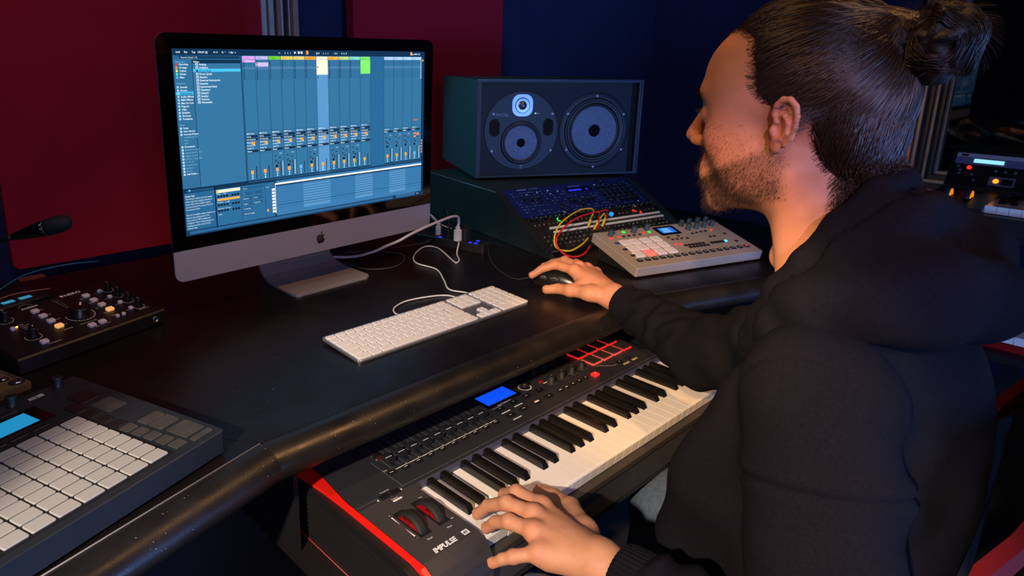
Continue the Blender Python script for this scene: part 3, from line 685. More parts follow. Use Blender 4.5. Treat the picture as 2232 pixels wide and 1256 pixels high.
# left end plate with ribs
pt(MB().use(BLACKP).prism([(-.078, -.1235), (-.36, -.1235), (-.382, -.129), (-.398, -.146), (-.402, -.165), (-.398, -.212), (-.10, -.212), (-.080, -.19)], -.3685, -.3480, 'x'), 'end_plate')
for k in range(8):
    z = -.138-.008*k
    pt(MB().use(mat('rib_dark', (30, 30, 32), .35)).prism([(-.125, z), (-.385+.002*k, z), (-.385+.002*k, z-.0028), (-.125, z-.0028)], -.3702, -.3684, 'x'), 'rib')
rp = [(-.3695, -.082, -.130), (-.3695, -.079, -.150), (-.3695, -.082, -.19), (-.3695, -.10, -.2115), (-.3695, -.39, -.2115)]
pt(MB().use(mat('red_piping', (120, 8, 8), .4)).tube(rp, .0013, 6), 'red_piping')
mb = MB().use(mat('badge_red', (110, 12, 12), .4)); mb.prism([(-.305, -.196), (-.355, -.196), (-.358, -.2105), (-.300, -.2105)], -.3712, -.3690, 'x')
mb.use(GREYINK).text('TYPE', .011, Matrix.Translation((-.3714, -.308, -.207)) @ Matrix.Rotation(-math.pi/2, 4, 'Z') @ Matrix.Rotation(math.pi/2, 4, 'X'))
pt(mb, 'badge')
# keys
XL, PW = -.2455, .0235
def white_mesh():
    mb = MB().use(KW); hw = .01132
    yf, yb = -.138, 0
    vs = []; 
    for (y, z) in ((yf+.0006, -.0205), (yf-.0022, -.003), (yf-.0012, -.0006), (yf+.0012, 0), (yb, 0), (yb, -.0205)):
        for sx, dz in ((-1, 0), (1, 0)): vs.append((sx*hw, y, z))
    n = 6; fs = [(2*i, 2*i+1, 2*((i+1) % n)+1, 2*((i+1) % n)) for i in range(n)]
    fs += [tuple(2*i for i in range(n))[::-1], tuple(2*i+1 for i in range(n))]
    fs = [f[::-1] for f in fs]
    mb.add(vs, fs); return mb.mesh('white_key')
def black_mesh():
    mb = MB().use(KB)
    b0, t0 = .0062, .0046; L = -.092
    mb.add([(-b0, 0, -.002), (b0, 0, -.002), (b0, L, -.002), (-b0, L, -.002),
            (-t0, 0, .0108), (t0, 0, .0108), (t0, L+.0075, .0108), (-t0, L+.0075, .0108),
            (-t0+.0008, 0, .0116), (t0-.0008, 0, .0116), (t0-.0008, L+.0085, .0112), (-t0+.0008, L+.0085, .0112)],
           [(0, 1, 2, 3), (1, 0, 4, 5), (2, 1, 5, 6), (3, 2, 6, 7), (0, 3, 7, 4), (5, 4, 8, 9), (6, 5, 9, 10), (7, 6, 10, 11), (4, 7, 11, 8), (11, 10, 9, 8)])
    return mb.mesh('black_key')
wm, bmk = white_mesh(), black_mesh()
ZK = -.1275
inv = Matrix.Translation((-.047, .235, .214))
for i in range(29):
    o = link('white_key', wm, mk); o.matrix_basis = inv @ Matrix.Translation((XL+PW*(i+.5), -.2455, ZK-(.004 if i in (2,) else 0)))
    if i < 28 and i % 7 in (0, 1, 3, 4, 5):
        dx = {0: -.0016, 1: .0016, 3: -.002, 4: 0, 5: .002}[i % 7]
        o = link('black_key', bmk, mk); o.matrix_basis = inv @ Matrix.Translation((XL+PW*(i+1)+dx, -.2458, ZK))
# faders
SLOT = mat('slot_black', (8, 8, 9), .6); CAPM = mat('fader_cap', (30, 30, 32), .4)
for i in range(9):
    x = -.2375+.02585*i
    mb = MB().use(SLOT); mb.box(x-.0012, x+.0012, -.186, -.112, ZP-.0001, ZP+.0001); mb.build('fader_slot', mk, world=True)
    mb = MB().use(GREYINK)
    for k in range(12): mb.flat(x+.0055, x+.0085, -.180+.0055*k, -.1794+.0055*k, ZP+.0002)
    mb.flat(x-.0092, x-.0088, -.182, -.118, ZP+.0002); pt(mb, 'fader_scale')
    mb = MB().use(CAPM); mb.M = Matrix.Translation((x, -.1645, ZP))
    mb.prism([(-.010, .0015), (.010, .0015), (.010, .0075), (.0066, .0090), (.0035, .0070), (-.0035, .0070), (-.0066, .0090), (-.010, .0075)], -.0062, .0062, 'x')
    mb.use(WHITEINK).box(-.0062, .0062, -.0006, .0006, .0069, .0074); mb.M = Matrix.Translation((x, -.1645, ZP))
    mb.use(CAPM)
    for k in range(3): mb.box(-.0055, .0055, .0045+.0012*k-.0003, .0045+.0012*k+.0003, .0078+.0004*k, .0088)
    pt(mb, 'fader_cap')
mb = MB().use(WHITEINK)
for i in range(8):
    x = -.2375+.02585*i
    mb.flat(x-.006+.0, x+.0215, -.1905, -.1889, ZP+.0002)
mb.flat(-.2375+.02585*8-.006, -.2375+.02585*8+.011, -.1905, -.1889, ZP+.0002)
for i in range(8): mb.flat(-.2215+.02585*i, -.2205+.02585*i, -.1905, -.186, ZP+.0002)
mb.text('novation', .0088, T2(.020, -.1585, ZP+.0003), bold=True, sx=1.15)
mb.text('Template Edit', .0042, T2(.003, -.1625, ZP+.0003))
for k in range(9): mb.text(str(k+1) if k < 8 else 'All', .0036, T2(-.2345+.0252*k, -.1935, ZP+.0003))
mb.text('Shift', .0038, T2(-.262, -.184, ZP+.0003)); mb.text('Mixer', .0038, T2(-.252, -.139, ZP+.0003)); mb.flat(-.252, -.236, -.152, -.149, ZP+.0003)
for (x, y, w2) in ((.012, -.1815, .022), (.048, -.1795, .022), (.012, -.209, .022), (.160, -.155, .012)): mb.flat(x-.008, x-.008+w2, y-.0026, y, ZP+.0003)
mb.text('Transpose', .0040, T2(-.3000, -.2235, ZP+.0003)); mb.text('Octave', .0040, T2(-.2960, -.2462, ZP+.0003)); mb.flat(-.2960, -.2800, -.2515, -.2478, ZP+.0003)
mb.text('Pitch', .0044, T2(-.3120, -.3440, ZP+.0002)); mb.text('Mod', .0044, T2(-.2765, -.3440, ZP+.0002)); mb.text('+', .005, T2(-.3215, -.2730, ZP+.0003)); mb.text('-', .005, T2(-.3210, -.3320, ZP+.0003)); mb.text('Max', .0034, T2(-.2640, -.2690, ZP+.0003)); mb.text('Min', .0034, T2(-.2600, -.3330, ZP+.0003))
mb.add([(-.3212, -.2760, ZP+.0003), (-.3190, -.2760, ZP+.0003), (-.3203, -.2970, ZP+.0003)], [(0, 2, 1)]); mb.add([(-.3203, -.3057, ZP+.0003), (-.3214, -.3263, ZP+.0003), (-.3190, -.3263, ZP+.0003)], [(0, 1, 2)])
mb.add([(-.3135, -.2340, ZP+.0003), (-.3100, -.2315, ZP+.0003), (-.3100, -.2365, ZP+.0003)], [(0, 2, 1)]); mb.add([(-.2670, -.2345, ZP+.0003), (-.2705, -.2320, ZP+.0003), (-.2705, -.2370, ZP+.0003)], [(0, 1, 2)])
mb.text('IMPULSE', .0122, T2(-.3212, -.3690, ZP+.0002), bold=.045, sx=.86, shear=.22)
mb.flat(-.2690, -.2585, -.3690, -.3600, ZP+.0001)
mb.use(IB).text('49', .0072, T2(-.2682, -.3672, ZP+.0003), bold=True, shear=.15)
mb.use(WHITEINK)
mb.ring(.1130, -.142, ZP+.0003, .0125, .0022, n=36)
mb.text('8', .005, T2(.329, -.176, ZP+.0003), bold=True)
for (a, b2) in (((.296, -.1775), (.325, -.2005)), ((.325, -.2005), (.352, -.1985))):
    dx, dy = b2[0]-a[0], b2[1]-a[1]; l = math.hypot(dx, dy); nx, ny = -dy/l*.0004, dx/l*.0004
    mb.add([(a[0]-nx, a[1]-ny, ZP+.0003), (b2[0]-nx, b2[1]-ny, ZP+.0003), (b2[0]+nx, b2[1]+ny, ZP+.0003), (a[0]+nx, a[1]+ny, ZP+.0003)], [(0, 1, 2, 3)])
CRM = mat('cream_print', (196, 184, 130), .6); mb.use(CRM); mb.flat(.345, .366, -.2135, -.2085, ZP+.0003); mb.flat(.378, .396, -.2130, -.2085, ZP+.0003)
mb.use(GREYINK).flat(-.345, .448, -.2300, -.2297, ZP+.0003)
mb.flat(-.2625, -.2621, -.23, -.150, ZP+.0003)
mb.build('printed_markings', mk, world=True, kind='stuff')
# buttons
BT = mat('button_black', (24, 24, 26), .35)
def btn(x, y, w=.0125, d=.0085, m=None, sym=None, h=.0028):
    mb = MB().use(m or BT); mb.M = Matrix.Translation((x, y, ZP)); mb.rbox(0, 0, w, d, 0, h, .0012, .0006)
    if sym:
        mb.use(WHITEINK); z = h+.0002
        for q in sym:
            if q[0] == 't': mb.add([(q[1]-.0016, -.002, z), (q[1]+.0018, 0, z), (q[1]-.0016, .002, z)], [(0, 1, 2)])
            elif q[0] == 'r': mb.add([(q[1]+.0016, -.002, z), (q[1]+.0016, .002, z), (q[1]-.0018, 0, z)], [(0, 1, 2)])
            elif q[0] == 's': mb.flat(-.0016, .0016, -.0014, .0014, z)
            elif q[0] == 'o': mb.ring(0, 0, z, .0018, .0007, n=4)
            elif q[0] == 'l': mb.flat(-.0035, .0035, -.0006, .0006, z)
            elif q[0] == 'x': mb.text(q[1], .0034, T2(0, -.0012, z), 'CENTER', bold=True)
    return mb.build('button', mk, world=True)
for i in range(9): btn(-.2290+.02525*i, -.197, sym=[('l',)])
btn(-.2555, -.1945, .013, .0085, sym=[('l',)])
btn(-.2445, -.141); btn(-.2445, -.151, m=mat('button_dim_red', (96, 40, 48), .4, emit=.15))
btn(-.2995, -.2330, .0150, .0095); btn(-.2805, -.2345, .0150, .0095)
for (x, y, s) in ((.012, -.170, 'ctrl'), (.050, -.168, 'ctrl'), (.086, -.169, 'mixr'), (.122, -.170, '+'), (.011, -.197, 'auto'), (.046, -.197, 'setup'), (.083, -.197, ''), (.118, -.197, 'arp')):
    btn(x, y, .0185, .010, sym=[('x', s)] if s else [('l',)])
mb = MB().use(WHITEINK); mb.M = Matrix.Translation((.083, -.197, ZP)); mb.flat(-.006, .006, -.0022, .0022, .0031); pt(mb, 'button_mark')
for (x, s) in ((.1525, [('r', -.0018), ('r', .002)]), (.1725, [('t', -.002), ('t', .0018)]), (.1925, [('s',)]), (.2125, [('t', 0)]), (.2325, [('o',)])): btn(x, -.197, .0125, .009, sym=s)
btn(.2595, -.201, .015, .012, m=mat('record_red', (255, 34, 30), .4, emit=1.6), sym=[('s',)], h=.004)
btn(.3455, -.1995, .017, .0095, sym=[('x', 'roll')]); btn(.3775, -.1995, .017, .0095, sym=[('x', '-')])
btn(.153, -.149, .010, .007, m=mat('button_red', (150, 30, 30), .4, emit=.4))
mb = MB().use(BLACKP); mb.knob((.113, -.142, ZP), .0080, .010, mark=STEEL, mark_ang=.6); pt(mb, 'jog_knob')
for i, x in enumerate((.1670, .1995, .2320, .2645)):
    for y in (-.164, -.118):
        mb = MB().use(RUBBER); mb.knob((x, y, ZP), .0066, .0145, skirt=1.25, mark=GREYINK, mark_ang=-.5); mb.use(GREYINK).ring(x, y, ZP+.0003, .0094, .0005); mb.flat(x+.006, x+.0075, y-.0125, y-.011, ZP+.0003); pt(mb, 'knob')
# drum pads
PADT = mat('pad_top', (52, 42, 36), .5)
for r_, y in enumerate((-.1575, -.1195)):
    for i in range(4):
        x = .3085+.0365*i
        k = 1.1
        mb = MB().use(mat('pad_glow_%d' % (r_ or (1 if i == 3 else 0)), (255, 40, 36) if (r_ or i == 3) else (250, 92, 78), .4, emit=.75 if (r_ or i == 3) else .65)); mb.M = Matrix.Translation((x, y, ZP)); mb.rbox(0, 0, .0315, .0325, 0, .0030, .002, .0003)  # front three pinker: warm light falling there is put into their glow colour
        mb.use(PADT).rbox(0, .0006, .0290, .0298, .0028, .0056, .002, .0006); pt(mb, 'drum_pad')
# display
mb = MB().use(GLOSSB); mb.box(-.002, .089, -.156, -.106, ZP-.0001, ZP+.0012); pt(mb, 'display_bezel')
BLU = mat('lcd_blue', (14, 80, 250), .3, emit=1.0)
mb = MB().use(BLU); mb.box(.0055, .0815, -.1490, -.1125, ZP+.0012, ZP+.0015); pt(mb, 'display')
# wheels
for (x, y) in ((-.3060, -.3030), (-.2715, -.3010)):
    mb = MB().use(SLOT); mb.box(x-.0095, x+.0095, y-.031, y+.031, ZP-.0008, ZP+.0003); pt(mb, 'wheel_slot')
    mb = MB().use(RUBBER)
    TT = Matrix.Translation((x, y, ZP-.0165)) @ Matrix.Rotation(math.pi/2, 4, 'Y')
    mb.lathe([(.010, -.0065), (.0305, -.0065), (.0315, -.0045), (.0315, .0045), (.0305, .0065), (.010, .0065)], 40, T=TT)
    mb.use(mat('wheel_red', (150, 14, 20), .4)).lathe([(.012, -.0071), (.0272, -.0071)], 40, T=TT)
    pt(mb, 'wheel')

# ================================================================== PAD CONTROLLER on the left wing
PA = math.radians(19)
pc = thing('pad_controller', 'flat black controller with a grid of pale pads on the left desk wing', 'controller', (-.497, -.160, .0005), (0, 0, PA))
PB = mat('pad_controller_body', (31, 36, 43), .38, bump=.25, bscale=900, var=.1)  # slight blue in the base colour stands for reflected blue light
mb = MB().use(PB); mb.rbox(-.189, .152, .378, .304, .004, .034, .005, .0012, 3); mb.build('body', pc)
for (a, b2) in ((-.03, .02), (-.35, .02), (-.03, .28), (-.35, .28)): MB().use(RUBBER).cyl((a, b2, 0), .008, .0042, 14).build('foot', pc)
PADM = mat('silicone_pad', (160, 158, 156), .5, sss=0)
pm = MB().use(PADM).rbox(0, 0, .0252, .0191, 0, .0020, .0018, .0006, 3).mesh('pad')
for i in range(8):
    for j in range(8):
        o = link('pad', pm, pc); o.matrix_basis = Matrix.Translation((-.0860-.0280*i, .0265+.02175*j, .0341))
mb = MB().use(mat('pad_well', (14, 14, 15), .5)); mb.rbox(-.184, .1026, .232, .182, .0330, .0343, .004, .0002); mb.build('pad_well', pc)
SB = mat('flat_button', (27, 27, 30), .30, var=.15); SB2 = mat('flat_button_worn', (62, 60, 60), .42, var=.2, vscale=60)
bl = [(-.0365, .232, .030, .038, SB), (-.0325, .183, .030, .038, SB2)]
for (x, y, w2, d2, m_) in ((-.035, .2325, .029, .036, SB), (-.031, .1830, .029, .038, SB2), (-.027, .104, .031, .018, SB2), (-.026, .081, .031, .024, SB2), (-.024, .044, .031, .036, SB2), (-.024, .016, .031, .010, SB2),
        (-.0605, .180, .018, .020, SB), (-.0600, .1535, .018, .019, SB), (-.0590, .1300, .018, .018, SB), (-.0580, .1080, .018, .017, SB2), (-.0570, .0870, .018, .017, SB2), (-.0560, .0660, .018, .017, SB2), (-.0550, .0455, .018, .017, SB2), (-.0535, .0245, .018, .017, SB2), (-.061, .211, .018, .030, SB)):
    mb = MB().use(m_); mb.rbox(x, y, w2, d2, .0338, .0350, .002, .0003); mb.build('button', pc)
for i in range(8):
    for y in (.2055, .275): 
        mb = MB().use(SB); mb.rbox(-.113-.028*i, y, .024, .007, .0338, .0350, .001, .0003); mb.build('button', pc)
mb = MB().use(GLOSSB); mb.rbox(-.192, .2400, .214, .050, .0338, .0348, .002, .0002); mb.build('display_glass', pc)
mb = MB().use(mat('lcd_cyan', (34, 150, 205), .3, emit=.8)); mb.box(-.285, -.103, .222, .258, .0348, .0350); mb.build('display', pc)
for x in (-.033, -.098, -.126, -.154, -.182, -.210, -.238, -.266, -.294, -.322):
    mb = MB().use(mat('encoder_dark', (22, 26, 32), .45)); mb.lathe([(.0078, 0), (.0078, .001), (.0068, .002), (.0074, .013), (.0070, .0145), (.0062, .0150)], 20, (x, .298-.006, .034)); mb.build('encoder', pc)
mb = MB().use(WHITEINK)
for k in range(4): mb.flat(-.078+.0026*k, -.0768+.0026*k, .283, .291, .0343)
for k in range(4): mb.flat(-.0672, -.0580, .2832+.0022*k, .2844+.0022*k, .0343)
mb.use(mat('cross_scratch', (90, 92, 96), .5))
for (a, b2) in (((-.044, .170), (-.020, .196)), ((-.044, .196), (-.020, .170)), ((-.040, .166), (-.030, .200))):
    dx, dy = b2[0]-a[0], b2[1]-a[1]; l = math.hypot(dx, dy); nx, ny = -dy/l*.00018, dx/l*.00018
    mb.add([(a[0]-nx, a[1]-ny, .0352), (b2[0]-nx, b2[1]-ny, .0352), (b2[0]+nx, b2[1]+ny, .0352), (a[0]+nx, a[1]+ny, .0352)], [(0, 1, 2, 3)])
mb.build('printed_mark', pc)

# ================================================================== MONITOR CONTROLLER (wedge with big volume knob)
NA = math.radians(16); NT = .15
nc = thing('monitor_controller', 'black wedge-shaped control box with big volume knob and pale square buttons', 'control box', (-.3847, .3295, 0), (0, 0, NA))
NM = Matrix.Translation((0, 0, .0285)) @ Matrix.Rotation(NT, 4, 'X') @ Matrix.Scale(1.026, 4)
NB = mat('control_box_black', (20, 18, 19), .4, bump=.3, bscale=900)
mb = MB().use(NB); mb.prism([(0, .003), (0, .0255), (.003, .0285), (.162, .0525), (.165, .050), (.165, .003)], -.269, 0, 'x'); mb.build('case', nc)
for (a, b2) in ((-.02, .02), (-.24, .02), (-.02, .14), (-.24, .14)): MB().use(RUBBER).cyl((a, b2, .0003), .007, .0029, 12).build('foot', nc)
WB = mat('pale_button', (206, 200, 210), .4, emit=0); OB = mat('lit_orange_button', (255, 186, 110), .4, emit=.75)
def nb(x, y, w2=.0125, d2=.0105, m_=None, h=.0045):
    mb = MB().use(m_ or WB); mb.M = NM @ Matrix.Translation((x, y, 0)); mb.rbox(0, 0, w2, d2, 0, h, .0018, .0009, 2); mb.build('button', nc)
for k in range(4):
    nb(-.164, .129-.024*k, m_=OB if k == 3 else None); nb(-.0708, .130-.024*k, m_=OB if k == 3 else None)
    nb(-.0425, .132-.031*k, .0075, .0075)
nb(-.126, .025); nb(-.107, .025); nb(-.077, .027, .0065, .0065); nb(-.065, .027, .0065, .0065); nb(-.220, .093, .0075, .0075); nb(-.208, .024)
def nk(x, y, r, h, ang=0.0, name='knob'):
    mb = MB().use(mat('knob_black', (16, 15, 16), .35)); mb.M = NM; mb.knob((x, y, 0), r, h, mark=WHITEINK, mark_ang=ang, skirt=1.1); mb.build(name, nc)
for k in range(4): nk(-.027, .130-.0305*k, .0052, .016)
nk(-.213, .130, .0078, .019, .5); nk(-.210, .052, .0078, .018, -.4)
nk(-.117, .073, .0175, .0175, -.6, 'volume_knob')
mb = MB().use(WHITEINK); mb.M = NM; Z = .0003
mb.ring(-.117, .073, Z, .0235, .0008, 160, 380, 30)
for k in range(13):
    a = math.radians(165+17.5*k); mb.add([(-.117+.0195*math.cos(a)-.0003, .073+.0195*math.sin(a), Z), (-.117+.0195*math.cos(a)+.0003, .073+.0195*math.sin(a), Z), (-.117+.0232*math.cos(a)+.0003, .073+.0232*math.sin(a), Z), (-.117+.0232*math.cos(a)-.0003, .073+.0232*math.sin(a), Z)], [(0, 1, 2, 3)])
for (x, y, r) in [(-.027, .130-.0305*k, .0098) for k in range(4)]+[(-.213, .130, .0125), (-.210, .052, .0125)]:
    mb.ring(x, y, Z, r, .0007, 150, 390, 20)
    for q in range(7): a = math.radians(150+40*q); mb.add([(x+r*.82*math.cos(a)-.0002, y+r*.82*math.sin(a), Z), (x+r*.82*math.cos(a)+.0002, y+r*.82*math.sin(a), Z), (x+r*math.cos(a)+.0002, y+r*math.sin(a), Z), (x+r*math.cos(a)-.0002, y+r*math.sin(a), Z)], [(0, 1, 2, 3)])
mb.flat(-.1035, -.0985, .1525, .1600, Z); mb.text('NERO', .0115, T2(-.0965, .1520, Z), bold=True, sx=1.0)
mb.text('audient', .0095, T2(-.176, .148, Z), bold=True, shear=.2); mb.ring(-.164, .1535, Z, .0125, .0004, 20, 160, 14)
for k in range(4):
    mb.text('MIC CUE DAW ALT'.split()[k], .0036, T2(-.1555, .129-.024*k, Z)); mb.text('SPK1 SPK2 ALT MONO'.split()[k], .0036, T2(-.0860, .1235-.024*k, Z)); mb.text('CUT', .0032, T2(-.0535, .129-.031*k, Z))
mb.text('MONITOR LEVEL', .0040, T2(-.137, .0395, Z)); mb.text('DIM', .0036, T2(-.123, .0165, Z)); mb.text('CUT', .0036, T2(-.103, .0165, Z)); mb.text('SOURCE', .0040, T2(-.165, .040, Z)); mb.text('TALKBACK', .0044, T2(-.207, .0135, Z)); mb.text('PHONES 1', .0044, T2(-.035, .024, Z)); mb.text('SETUP', .0036, T2(-.082, .0350, Z))
for k, s in enumerate(('LINE', 'OPTICAL', 'SPDIF', 'CUE B')): mb.text(s, .0036, T2(-.207, .100-.0065*k, Z))
for k in range(9): mb.flat(-.121+.0003*k, -.1195+.0003*k, .1500-.0050*k, .1512-.0050*k, Z); mb.flat(-.115+.0001*k, -.1138+.0001*k, .1500-.0050*k, .1508-.0050*k, Z)
mb.build('printed_markings', nc, kind='stuff')
mb = MB().use(mat('amber_led', (255, 170, 50), .4, emit=5)); mb.M = NM; mb.cyl((-.2115, .0975, 0), .0017, .0012, 10); mb.build('amber_light', nc)
mb = MB().use(STEEL); mb.lathe([(.0062, 0), (.0062, .002), (.0036, .002), (.0036, -.002)], 18, (-.022, 0, .0145), Matrix.Rotation(math.pi/2, 4, 'X')); mb.build('headphone_socket', nc)

# ================================================================== EQUIPMENT RACK AT THE FAR LEFT
LX = Matrix.Translation((-.640, .20, 0)) @ Matrix.Rotation(math.radians(19), 4, 'Z')
rk = thing('equipment_rack', 'steel edged equipment rack top with round screws left of the control box', 'rack', (-.640, .20, 0), (0, 0, math.radians(19)))
BROWNM = mat('rack_bronze', (96, 80, 54), .5, var=.2)
mb = MB().use(BROWNM); mb.box(-.30, .0, .0, .40, .0004, .012); mb.build('base_board', rk)
mb = MB().use(mat('rail_steel', (170, 160, 145), .35, .9)); mb.box(-.006, -.002, .01, .39, .012, .0135); mb.box(-.032, -.006, .135, .141, .012, .0135); mb.build('rail', rk)
mb = MB().use(GLOSSB); mb.box(-.30, -.030, .142, .39, .012, .0132); mb.build('dark_insert', rk)
for (x, y, r) in ((-.012, .015, .0085), (-.018, .040, .006), (-.014, .128, .0075), (-.030, .118, .005)):
    mb = MB().use(STEEL); mb.lathe([(r, 0), (r, .0015), (r*.6, .003), (r*.4, .0022), (.0001, .0022)], 18, (x, y, .0125)); mb.use(BLACKP).lathe([(r*1.05, -.0004), (r*1.35, .0006), (r*1.05, .0012)], 18, (x, y, .0125)); mb.build('screw', rk)
pw = thing('power_unit', 'dark power unit with rocker switch and blue sticker lying on the rack', 'power unit', (-.640, .20, .0136), (0, 0, math.radians(19)))
mb = MB().use(mat('power_case', (70, 63, 50), .5)); mb.rbox(-.128, .072, .190, .088, .001, .016, .006, .001, 3); mb.build('case', pw)
mb = MB().use(GLOSSB); mb.rbox(-.080, .066, .024, .032, .016, .0175, .002, .0005); mb.M = Matrix.Translation((-.080, .066, .0172)) @ Matrix.Rotation(.16, 4, 'X'); mb.rbox(0, 0, .017, .024, 0, .004, .001, .0008); mb.use(WHITEINK).ring(0, .006, .0043, .0024, .0007); mb.flat(-.0005, .0005, -.009, -.004, .0043); mb.build('rocker_switch', pw)
mb = MB().use(mat('blue_sticker', (56, 170, 220), .5)); mb.rbox(-.050, .095, .026, .018, .016, .0166, .001, .0002); mb.use(NAVY).text('POWER', .0036, T2(-.060, .094, .0168)); mb.build('sticker', pw)
bd = thing('striped_device', 'small dark device with cyan light strips behind the control box', 'device', (-.60, .60, 0), (0, 0, .28))
mb = MB().use(BLACKP); mb.rbox(-.02, -.02, .16, .10, .0005, .030, .005, .002); mb.build('case', bd)
for k in range(4): 
    mb = MB().use(mat('cyan_strip', (70, 180, 220), .4, emit=.5)); mb.rbox(-.075+.032*k, -.045, .022, .012, .0300, .0312, .001, .0003); mb.build('light_strip', bd)
cab('thin cable arching over the back of the control box', [(-.62, .60, .034), (-.56, .58, .070), (-.49, .56, .082), (-.43, .55, .080)], .0013, mat('teal_cable', (40, 110, 130), .4))
cab('orange tinted thin cable lying behind the control box', [(-.66, .52, .034), (-.60, .53, .050), (-.53, .52, .052)], .0012, mat('tan_cable', (140, 84, 50), .4))

# ================================================================== GOOSENECK MICROPHONE
gm = thing('gooseneck_microphone', 'black gooseneck microphone reaching in over the control box', 'microphone', (-1.02, .36, .0))
MB().use(BLACKP).lathe([(.055, 0), (.055, .015), (.045, .022), (.012, .026), (.010, .04)], 24, (-1.02, .36, .0005)).build('base', gm, world=True)
mp_ = spline([(-1.02, .36, .04), (-1.01, .355, .12), (-.94, .33, .19), (-.82, .29, .213), (-.72, .262, .222), (-.665, .236, .2275), (-.633, .214, .2345)], 10)
MB().use(mat('gooseneck', (26, 27, 30), .35, .5, bump=.6, bscale=700)).tube(mp_, .0042, 10).build('gooseneck', gm, world=True)
q0, q1 = Vector((-.633, .214, .2345)), Vector((-.562, .1625, .2590))
TQ = (q1-q0).to_track_quat('Z', 'Y').to_matrix().to_4x4(); TQ.translation = q0
MB().use(GLOSSB).lathe([(.0045, 0), (.0060, .006), (.0105, .034), (.0118, .044), (.0118, .050)], 24, T=TQ).build('capsule_body', gm, world=True)
MB().use(mat('mic_mesh', (30, 30, 32), .5, .5, bump=1.0, bscale=1200)).lathe([(.0122, .051), (.0130, .058), (.0132, .068), (.0122, .077), (.0095, .084), (.005, .0875), (.0001, .0885)], 26, T=TQ).build('grille', gm, world=True)
MB().use(mat('mic_ring', (110, 96, 80), .3, .8)).lathe([(.0119, .0488), (.0126, .0495), (.0126, .0508), (.0119, .0515)], 24, T=TQ).build('collar_ring', gm, world=True)

# ================================================================== STUDIO MONITOR on the rack top
sp = thing('studio_monitor', 'large three way studio loudspeaker lying on its side on the rack housing', 'loudspeaker', (.866, .390, .1335), (0, 0, -.498))
CAB = mat('cabinet_vinyl', (38, 46, 54), .55, bump=.3, bscale=700); BAF = mat('baffle_dark', (25, 32, 42), .6, bump=.25, bscale=900, spec=.3)
W2, HS, DS = .267, .294, .414
def with_holes(name, mb, holes):
    """cut round driver openings through a flat piece and keep the plain result"""
    o = mb.build(name, sp); cut = []
    for (x, z, r) in holes:
        q = MB().use(mb.mats[0]); q.M = Matrix.Translation((x, .06, z)) @ Matrix.Rotation(math.pi/2, 4, 'X'); q.lathe([(r, 0), (r, .12)], 48); k = q.build('cutter', sp); cut.append(k)
        m_ = o.modifiers.new('hole', 'BOOLEAN'); m_.object = k; m_.operation = 'DIFFERENCE'; m_.solver = 'EXACT'
    bpy.context.view_layer.update(); dg = bpy.context.evaluated_depsgraph_get()
    me = bpy.data.meshes.new_from_object(o.evaluated_get(dg)); o.modifiers.clear(); o.data = me
    for k in cut: bpy.data.objects.remove(k)
    return o
mb = MB().use(CAB); mb.box(-W2, W2, .060, DS, .006, HS); mb.box(-W2, -W2+.012, 0, .060, .006, HS); mb.box(W2-.005, W2, 0, .060, .006, HS); mb.box(-W2+.012, W2-.005, 0, .060, HS-.007, HS); mb.box(-W2+.012, W2-.005, 0, .060, .006, .012); mb.build('cabinet', sp)
mb = MB().use(mat('cabinet_trim', (90, 92, 120), .3)); mb.tube([(-W2, -.0005, HS), (W2, -.0005, HS)], .0018, 6); mb.tube([(W2-.004, -.0005, HS), (W2-.004, -.0005, .007)], .0012, 6); mb.build('edge_trim', sp)
for (a, b2) in ((-.22, .03), (.22, .03), (-.22, .38), (.22, .38)): MB().use(RUBBER).cyl((a, b2, 0), .012, .0062, 14).build('foot', sp)
TY = Matrix.Rotation(math.pi/2, 4, 'X')     # local z -> -y (towards the listener)
mb = MB().use(BAF); mb.box(-W2+.012, .232, .006, .0145, .012, HS-.007); with_holes('baffle', mb, [(.113, .142, .0985), (-.1255, .109, .0645)])
mb = MB().use(mat('port_black', (3, 3, 4), .9)); mb.box(.232, .254, .0120, .0146, .013, HS-.009); mb.build('side_port', sp)
mb = MB().use(CAB); mb.box(.254, .262, .002, .0146, .012, HS-.007); mb.build('port_wall', sp)
def at_(x, z, y=.006): return Matrix.Translation((x, y, z)) @ TY
RINGM = mat('driver_ring_line', (12, 14, 20), .5)
CONE = mat('cone_composite', (78, 74, 84), .26, .7, bump=.6, bscale=700, var=.35, vscale=600)
SUR = mat('rubber_surround', (12, 13, 17), .45); DUST = mat('dust_cap', (13, 15, 22), .85, spec=.12)
def driver(x, z, R, rc, rd, name, plate=None):
    if plate:
        mb = MB().use(mat('driver_plate', (27, 32, 46), .5, bump=.25, bscale=900)); mb.M = at_(x, z if not isinstance(plate, tuple) else plate[1]); P = plate if not isinstance(plate, tuple) else plate[0]
        mb.lathe([(P, -.0005), (P, .0008), (P-.0006, .0012), (R*1.0, .0012)], 56); mb.use(RINGM).lathe([(P+.0012, .0001), (P, .0003)], 56); mb.build(name+'_plate', sp)
    mb = MB().use(SUR); mb.M = at_(x, z); mb.lathe([(R, .0012), (R-.002, .004), (R-.006, .0048), (R-.010, .002), (rc+.0085, .0015), (rc+.0065, .0045), (rc+.003, .0050), (rc, .001)], 56); mb.build('surround', sp)
    mb = MB().use(CONE); mb.M = at_(x, z); mb.lathe([(rc+.001, .0014), (rc*.75, -.008), (rd*1.0, -.022)], 64); mb.build('cone', sp)
    mb = MB().use(DUST); mb.M = at_(x, z); mb.lathe([(rd+.001, -.0215), (rd*.96, -.010), (rd*.80, -.002), (rd*.45, .0040), (.0001, .0058)], 40); mb.build('dust_cap', sp)
driver(.113, .142, .100, .074, .0315, 'woofer', .1155)
